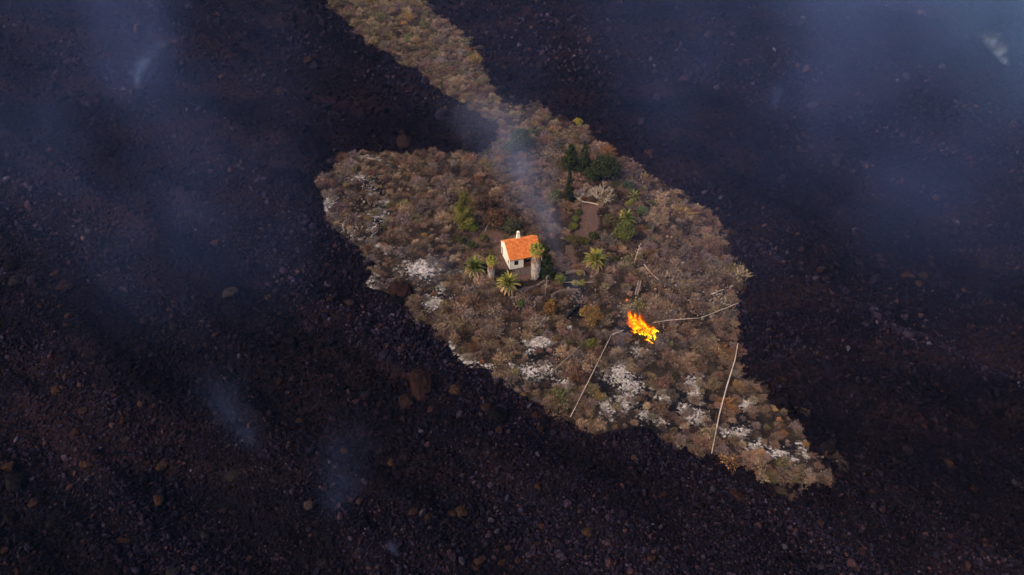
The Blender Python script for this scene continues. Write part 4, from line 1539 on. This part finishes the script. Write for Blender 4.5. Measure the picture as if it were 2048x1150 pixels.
strip_tube('pipe', [(1140, 842), (1180, 762), (1222, 676)], .068, M_PIPE, 'long straight pale pipe leaning up the slope left of the ash patches', 'pipe', 'pale pipes on the hillside', .9)
strip_tube('pipe', [(1224, 676), (1247, 667)], .07, M_PIPE, 'short pale pipe piece running from the long straight pipe towards the fire', 'pipe', 'pale pipes on the hillside', .9)
strip_tube('pipe', [(1306, 654), (1350, 648), (1398, 645)], .05, M_PIPE, 'pale pipe starting at the fire and running right', 'pipe', 'pale pipes on the hillside', 1.2)
strip_tube('pipe', [(1400, 645), (1437, 631), (1476, 615)], .058, M_PIPE, 'pale pipe rising to the right edge beyond the one at the fire', 'pipe', 'pale pipes on the hillside', 1.3)
strip_tube('pipe', [(1421, 916), (1436, 840), (1452, 780), (1468, 728), (1474, 694)], lambda t: .055 + .07 * math.sin(math.pi * min(1, t * 1.1)) ** 1.0 if t < .9 else .08, M_PIPE, 'longest pale pipe, slightly bent, standing out near the right edge', 'pipe', 'pale pipes on the hillside', 1.1)
strip_tube('pipe', [(1100, 754), (1130, 726), (1160, 698)], .08, simple('grey_pipe', (.22, .19, .175)), 'thin grey pipe over the ash left of the long straight pipe', 'pipe', 'pale pipes on the hillside', .8)
strip_tube('pipe', [(1420, 598), (1446, 587)], .07, M_PIPE, 'short thin pale pipe high near the right edge', 'pipe', 'pale pipes on the hillside', 1.2)
strip_tube('fallen_branch', [(1287, 536), (1296, 548), (1308, 560), (1317, 568)], lambda t: .10 - .06 * t, M_PALEBARK, 'thin curved pale branch lying on the shrubs right of the garden walls', 'branch', None, 1.0)
strip_tube('rail', [(1118, 572), (1150, 571), (1188, 571)], .045, M_PIPE, 'thin pale rail below the curved stone walls', 'rail', None, .9, seg=5)
strip_tube('pole', [(970, 470), (975, 457), (981, 444)], .07, simple('grey_pole', (.30, .26, .24)), 'thin grey pole leaning against the withered tree left of the house', 'pole', None, .9)
strip_tube('charred_trunk', [(1131, 638), (1142, 627), (1153, 617)], lambda t: .42 - .1 * t, M_CHAR, 'thick charred black trunk lying on the smoking slope', 'log', None, .5, seg=9)
strip_tube('fallen_limb', [(1196, 413), (1180, 410), (1164, 406), (1155, 400), (1151, 392)], lambda t: .16 - .09 * t, M_PALEBARK, 'fallen pale limb lying along the top of the dirt clearing', 'branch', None, .5, jit=.08)
bare_tree(1156, 404, 4, .9, .06, 2, 'small pale dead branches at the end of the fallen limb', 21, .7)


def agave_stalk(px, py, h, label, m_, lean=.1, colr=None):
    root = empty('agave_stalk', ground(px, py))
    tag(root, label, 'stalk')
    mb = MB().tube([(0, 0, -.2), (lean * h * .5, 0, h * .55), (lean * h, 0, h)], [.09, .075, .03], 6)
    mb.build('stem', m_, root, True)
    for k_ in range(9):
        z_ = h * (.5 + .05 * k_)
        az = k_ * 2.4
        l_ = .55 - .03 * k_
        b0 = Vector((lean * z_, 0, z_))
        MB().tube([b0, b0 + Vector((math.cos(az) * l_, math.sin(az) * l_, .15)), b0 + Vector((math.cos(az) * l_ * 1.2, math.sin(az) * l_ * 1.2, .32))], [.04, .03, .07], 5).build('flower_branch', m_, root)
    return root


M_STALK = simple('dead_stalk', (.48, .38, .33), .9, .2, 3)
M_YSTALK = simple('yellow_stalk', (.55, .42, .12), .9, .2, 3)
agave_stalk(1267, 531, 6.0, 'tall pale dead agave stalk right of the garden', M_STALK, .16)
agave_stalk(1238, 442, 3.0, 'yellow flower stalk against the green date palm', M_YSTALK, .15)
agave_stalk(1090, 596, 6.0, 'thin bare dead stalk standing below the terrace', simple('grey_stalk', (.27, .22, .19)), .05)
agave_stalk(1258, 485, 2.9, 'short thick pale stump against the leafy green tree', simple('stump', (.34, .29, .26)), .1)


# dry stone walls
def stone_wall(pix, h, w_, label, m_, top=None, k_per=1.0, name='stone_wall', sz=.3):
    P = []
    for (a0, a1) in zip(pix[:-1], pix[1:]):
        for t in np.arange(0, 1, .12):
            P.append((a0[0] + (a1[0] - a0[0]) * t, a0[1] + (a1[1] - a0[1]) * t))
    P.append(pix[-1])
    W = [ground(*q) for q in P]
    o0 = W[0].copy()
    root = empty(name, o0)
    tag(root, label, 'wall', None, 'thing')
    mb = MB()
    r_ = np.random.default_rng(int(pix[0][0]))
    core = MB()
    n_ = len(W)
    for i in range(n_ - 1):
        a_, b_ = W[i] - o0, W[i + 1] - o0
        t = (b_ - a_)
        t.z = 0
        L_ = t.length
        if L_ < 1e-4:
            continue
        t.normalize()
        nn = Vector((-t.y, t.x, 0))
        b0 = len(core.v)
        hw = w_ * .42
        core.v += [tuple(a_ - nn * hw + Vector((0, 0, -.5))), tuple(a_ + nn * hw + Vector((0, 0, -.5))), tuple(a_ + nn * hw + Vector((0, 0, h * .92))), tuple(a_ - nn * hw + Vector((0, 0, h * .92))),
                   tuple(b_ - nn * hw + Vector((0, 0, -.5))), tuple(b_ + nn * hw + Vector((0, 0, -.5))), tuple(b_ + nn * hw + Vector((0, 0, h * .92))), tuple(b_ - nn * hw + Vector((0, 0, h * .92)))]
        core.f += [tuple(b0 + q for q in f_) for f_ in ((0, 1, 5, 4), (1, 2, 6, 5), (2, 3, 7, 6), (3, 0, 4, 7), (0, 3, 2, 1), (4, 5, 6, 7))]
        cnt = max(1, int(L_ / sz * k_per * 2.2))
        for row in range(max(1, int(round(h / (sz * .7))))):
            for c_ in range(cnt):
                for side in (-1, 1):
                    u = r_.uniform(0, 1)
                    ctr = a_.lerp(b_, u) + nn * side * w_ * .36 + Vector((0, 0, (row + .6) * sz * .68 + r_.uniform(-.04, .04)))
                    sx, sy, sz_ = sz * r_.uniform(.35, .65), sz * r_.uniform(.3, .5), sz * r_.uniform(.28, .45)
                    b1 = len(mb.v)
                    an = math.atan2(t.y, t.x) + r_.uniform(-.3, .3)
                    ca, sa = math.cos(an), math.sin(an)
                    for (vx, vy, vz) in ((-1, -1, -1), (1, -1, -1), (1, 1, -1), (-1, 1, -1), (-.8, -.8, 1), (.8, -.8, 1), (.8, .8, 1), (-.8, .8, 1)):
                        vx, vy, vz = vx * sx * r_.uniform(.8, 1.1), vy * sy * r_.uniform(.8, 1.1), vz * sz_ * r_.uniform(.8, 1.1)
                        mb.v.append((ctr.x + ca * vx - sa * vy, ctr.y + sa * vx + ca * vy, ctr.z + vz))
                    mb.f += [tuple(b1 + q for q in f_) for f_ in ((0, 3, 2, 1), (4, 5, 6, 7), (0, 1, 5, 4), (1, 2, 6, 5), (2, 3, 7, 6), (3, 0, 4, 7))]
    core.build('wall_core', M_DSTONE, root)
    o_ = mb.build('stonework', m_, root)
    o_['kind'] = 'stuff'
    return root


stone_wall([(1122, 541), (1137, 536), (1158, 533), (1175, 533), (1188, 537), (1195, 543), (1194, 549), (1190, 553), (1182, 555)], .45, .42, 'pale curved stone wall below the lone date palm, hooking round at its right end', M_STONE)
stone_wall([(1132, 547), (1145, 544), (1156, 543), (1166, 545), (1168, 551)], .4, .36, 'shorter curved stone wall inside the larger hooked one', M_STONE)
stone_wall([(1104, 594), (1113, 588), (1125, 584), (1140, 583), (1156, 583)], .6, .45, 'low brownish stone wall curving across the smoking slope', simple('brown_stone', (.13, .095, .08), .95, .4, 2, .05))
stone_wall([(1028, 586), (1050, 580), (1072, 574), (1092, 562)], .5, .5, 'low dark stone terrace wall below the house', M_DSTONE)
stone_wall([(1330, 402), (1320, 425), (1308, 452), (1298, 474), (1288, 500), (1278, 524)], .45, .5, 'long dark stone wall running down the right-hand slope', simple('wall_stone', (.085, .065, .058), .95, .4, 2, .05), k_per=.8, sz=.4)
stone_wall([(1279, 566), (1277, 576), (1273, 590)], .8, .7, 'short broken stone wall in line below the long dark one', M_STONE, k_per=.7, sz=.35)
# garden steps
p = ground(1141, 508)
st = empty('garden_steps', p, R(4))
tag(st, 'brown garden steps beside the smoke column below the olive-brown bush', 'steps')
for k_ in range(5):
    MB().box((-1.1 + .05 * k_, k_ * .42, -.4), (1.0 - .03 * k_, k_ * .42 + .40, .16 + .18 * k_)).build('step', simple('step_stone', (.10, .07, .058), .95, .3, 2, .04) if k_ == 0 else bpy.data.materials['step_stone'], st)

# ------------------------------------------------------------------ fire
def tongue(seed, h, r, lean, curl, hot=1.05):
    r_ = np.random.default_rng(seed)
    mb = MB()
    ph = r_.uniform(0, 6.28)
    pts_, rr, heat = [], [], []
    for i in range(9):
        t = i / 8
        pts_.append(Vector((lean[0] * t ** 1.3 * h + math.sin(ph + 5 * t) * curl * t, lean[1] * t ** 1.3 * h + math.cos(ph + 4 * t) * curl * t, h * t)))
        rr.append(r * (math.sin(math.pi * (.18 + .82 * t) ** .75) + .02) * (1 + .2 * math.sin(ph * 3 + 9 * t)))
        heat.append(hot - .9 * t ** 1.2)
    mb.tube(pts_, rr, 8)
    me = mesh('flame_tongue', mb.v, mb.f, M_FLAME, True)
    a__ = me.attributes.new('hotness', 'FLOAT', 'POINT')
    a__.data.foreach_set('value', np.repeat(heat, 8).astype(np.float32))
    return me


TNG = [tongue(i, 1.0, .085, (-.5, .15), .17, (.95, .72, .45)[i // 5]) for i in range(15)]
TNG += [tongue(40 + i, 1.2, .19, (-.45, .15), .2, .42) for i in range(4)]
fp = ground(1292, 672)
fire = empty('bush_fire', fp)
tag(fire, 'bright orange and yellow blaze burning among the shrubs', 'fire')
r_ = np.random.default_rng(3)
NF = 120
for k_ in range(NF):
    t = k_ / (NF - 1)
    # the burning line runs from the hot right end to the left
    cxp = 1309 - 42 * t + r_.normal() * 4
    cyp = 676 - 26 * t + r_.normal() * 5
    g_ = ground(cxp, cyp) - fp
    hh = r_.uniform(.8, 1.7) * (1 + .7 * t)
    o_ = link('flame_tongue', TNG[int(np.clip(3 * (.62 * t + r_.normal() * .22), 0, 2.99)) * 5 + k_ % 5], fire, g_ + Vector((0, 0, r_.uniform(-.1, .45))), (r_.normal() * .25, r_.normal() * .25 - .15, r_.normal() * .6), (hh * r_.uniform(.9, 1.5), hh * r_.uniform(.9, 1.5), hh))
for k_ in range(26):
    t = k_ / 25
    g_ = ground(1307 - 44 * t + r_.normal() * 4, 673 - 28 * t + r_.normal() * 4) - fp
    hh = r_.uniform(1.0, 1.7) * (1 + .6 * t)
    link('flame_tongue', TNG[15 + k_ % 4], fire, g_ + Vector((0, 0, r_.uniform(0, .4))), (r_.normal() * .2, r_.normal() * .2 - .15, r_.normal() * .6), hh)
f2 = empty('small_flame', ground(1253, 606))
tag(f2, 'tiny orange flame up the slope from the main blaze', 'fire')
for k_ in range(4):
    link('flame_tongue', TNG[10 + k_], f2, (r_.normal() * .15, r_.normal() * .12, .7), (0, 0, r_.uniform(0, 6)), (.9, .9, .7))
crown_cone(1290, 672, 1.6, 2.0, 'blackened bush inside the blaze', 'burning_bush', (.03, .018, .012), 'bush', 'round', 500, .2, lobes=10)

# ------------------------------------------------------------------ smoke
def smoke(px, py, rise, lean, r0, r1, dens, label, lava_=True, seed=0, scale=.35, col=(.62, .72, .92), bend=0.0, thr=.42, flat=1.0, z0=0.0, fade=1.0, pw=1.9, rf=14.0):
    """a drifting plume: tapering, bent column of thin smoke. lean = (dx, dy) at its top in metres"""
    p = ground(px, py, lava_) + Vector((0, 0, z0))
    nseg = 12
    mb = MB()
    pts_, rr = [], []
    for i in range(nseg + 1):
        t = i / nseg
        pts_.append(Vector((lean[0] * t + bend * math.sin(math.pi * t), lean[1] * t, rise * t)))
        rr.append(r0 + (r1 - r0) * t)
    # rings stay level so that the shader can measure from the axis
    n_ = 16
    for q, rad_ in zip(pts_, rr):
        for k_ in range(n_):
            w_ = 2 * math.pi * k_ / n_
            mb.v.append((q.x + math.cos(w_) * rad_ * 1.02, q.y + math.sin(w_) * rad_ * 1.02 * flat, q.z))
    for i in range(nseg):
        for k_ in range(n_):
            j = (k_ + 1) % n_
            mb.f.append((i * n_ + k_, i * n_ + j, (i + 1) * n_ + j, (i + 1) * n_ + k_))
    mb.f.append(tuple(reversed(range(n_))))
    mb.f.append(tuple(nseg * n_ + k_ for k_ in range(n_)))
    m_ = bpy.data.materials.new('smoke')
    m_.use_nodes = True
    nt_ = m_.node_tree
    nt_.nodes.remove(nt_.nodes['Principled BSDF'])
    tc_ = nt_.nodes.new('ShaderNodeTexCoord')
    sx = nt_.nodes.new('ShaderNodeSeparateXYZ')
    nt_.links.new(tc_.outputs['Object'], sx.inputs[0])
    t = math_n(nt_, 'DIVIDE', sx.outputs[2], rise, clamp=True)
    ax = math_n(nt_, 'ADD', math_n(nt_, 'MULTIPLY', t, lean[0]), math_n(nt_, 'MULTIPLY', math_n(nt_, 'SINE', math_n(nt_, 'MULTIPLY', t, math.pi)), bend))
    ay = math_n(nt_, 'MULTIPLY', t, lean[1])
    dx = math_n(nt_, 'SUBTRACT', sx.outputs[0], ax)
    dy = math_n(nt_, 'DIVIDE', math_n(nt_, 'SUBTRACT', sx.outputs[1], ay), flat)
    rr_ = math_n(nt_, 'SQRT', math_n(nt_, 'ADD', math_n(nt_, 'MULTIPLY', dx, dx), math_n(nt_, 'MULTIPLY', dy, dy)))
    R_ = math_n(nt_, 'ADD', math_n(nt_, 'MULTIPLY', t, r1 - r0), r0)
    q = math_n(nt_, 'SUBTRACT', 1.0, math_n(nt_, 'DIVIDE', rr_, R_), clamp=True)
    mp = nt_.nodes.new('ShaderNodeMapping')
    mp.inputs['Location'].default_value = (seed * 7.3, seed * 3.1, seed * 1.7)
    mp.inputs['Scale'].default_value = (1, 1, .8)
    nt_.links.new(tc_.outputs['Object'], mp.inputs[0])
    nz = texnoise(nt_, scale, 2.5, .6, vec=mp.outputs[0])
    nn = math_n(nt_, 'MULTIPLY', math_n(nt_, 'SUBTRACT', nz, thr), 1 / (.75 - thr), clamp=True)
    q2 = math_n(nt_, 'POWER', q, pw)
    fd = math_n(nt_, 'POWER', math_n(nt_, 'SUBTRACT', 1.0, t, clamp=True), fade)
    root_fade = math_n(nt_, 'MULTIPLY', t, rf, clamp=True)
    d_ = math_n(nt_, 'MULTIPLY', math_n(nt_, 'MULTIPLY', math_n(nt_, 'MULTIPLY', q2, nn), math_n(nt_, 'MULTIPLY', fd, root_fade)), dens)
    pv = nt_.nodes.new('ShaderNodeVolumePrincipled')
    pv.inputs['Color'].default_value = (*col, 1)
    pv.inputs['Anisotropy'].default_value = .0
    nt_.links.new(d_, pv.inputs['Density'])
    nt_.links.new(pv.outputs[0], nt_.nodes['Material Output'].inputs['Volume'])
    o_ = link('smoke', mesh('smoke', mb.v, mb.f, m_), loc=p)
    tag(o_, label, 'smoke', None, 'stuff')
    return o_


BL = (.28, .41, 1.0)
GR = (.42, .49, .80)
smoke(1128, 534, 36, (-18, 8), 1.6, 14, .165, 'thin grey smoke column drifting up behind the house', False, 1, .16, GR, 1.5, .25, 1.0, 0, .6)
smoke(1160, 610, 10, (-2, 1), 2.0, 5.5, .12, 'faint smoke over the slope below the curved stone walls', False, 2, .3, GR, 0, .25)
smoke(1242, 704, 9, (0, 1), 1.5, 4.2, .12, 'faint smoke at the left foot of the blaze', False, 3, .3, GR, 0, .25)
smoke(1255, 655, 9, (-4, 2), 1.5, 3.0, .30, 'dark smoke blowing left off the blaze', False, 4, .4, (.16, .14, .18), 0, .33)
smoke(855, 556, 7, (5, 1), 5, 9, .06, 'faint smoke over the white ash patch', False, 5, .3, GR, 0, .25)
smoke(272, 185, 13, (9, 4), .8, 5.5, .34, 'blue-white steam puff on the upper left lava', True, 6, .30, (.44, .64, 1.0), -2, .38)
smoke(290, 215, 60, (4, 10), 10, 46, .028, 'blue smoke spreading above the upper left steam puff', True, 7, .06, BL, 0, .36, 1.0, 0, .4, 1.9, 4)
smoke(440, 600, 60, (-24, 14), 34, 62, .017, 'thin blue smoke hanging over the left lava', True, 8, .045, BL, 0, .37, 1.0, 0, .4, 1.9, 3)
smoke(520, 905, 17, (-7, 4), 2.5, 9, .055, 'small blue smoke wisp on the lower left lava', True, 9, .25, (.30, .46, 1.0), 0, .30, 1.0, 0, 1, 1.9, 6)
smoke(675, 1030, 18, (3, 4), 3.5, 10, .035, 'small blue smoke wisp on the lower lava left of centre', True, 10, .25, (.30, .44, 1.0), 0, .30, 1.0, 0, 1, 1.9, 6)
smoke(793, 1112, 3.6, (-1, .5), .6, 1.7, .45, 'tiny white steam puff at the bottom of the lava', True, 11, .6, (.42, .52, 1.0), 0, .33)
smoke(2012, 132, 9, (-7, 2), 1.2, 5.5, 2.6, 'white steam puff near the upper right corner', True, 12, .40, (.80, .92, 1.0), 0, .44)
smoke(2100, 170, 85, (20, 50), 95, 175, .085, 'broad bank of blue smoke over the upper right lava', True, 13, .030, (.28, .50, 1.0), 0, .33, 1.0, 0, .35, 2.6, 3)
smoke(1548, 220, 8, (0, 1), 1, 4, .14, 'small blue smoke wisp on the lava above the right shoulder', True, 14, .4, BL, 0, .30)
smoke(1720, 420, 60, (-10, 34), 85, 150, .012, 'thin blue smoke veil over the right-hand lava', True, 15, .032, BL, 0, .37, 1.0, 0, .4, 2.0, 3)

# air: even, very thin haze around everything
hz = MB().box((-700, -400, -60), (700, 900, 112)).build('haze', None)
m_ = bpy.data.materials.new('haze')
m_.use_nodes = True
nt = m_.node_tree
nt.nodes.remove(nt.nodes['Principled BSDF'])
pv = nt.nodes.new('ShaderNodeVolumePrincipled')
pv.inputs['Color'].default_value = (.28, .45, 1.0, 1)
pv.inputs['Density'].default_value = .00006
nt.links.new(pv.outputs[0], nt.nodes['Material Output'].inputs['Volume'])
hz.data.materials.append(m_)
tag(hz, 'thin bluish haze in the air over the whole place', None, None, 'stuff')
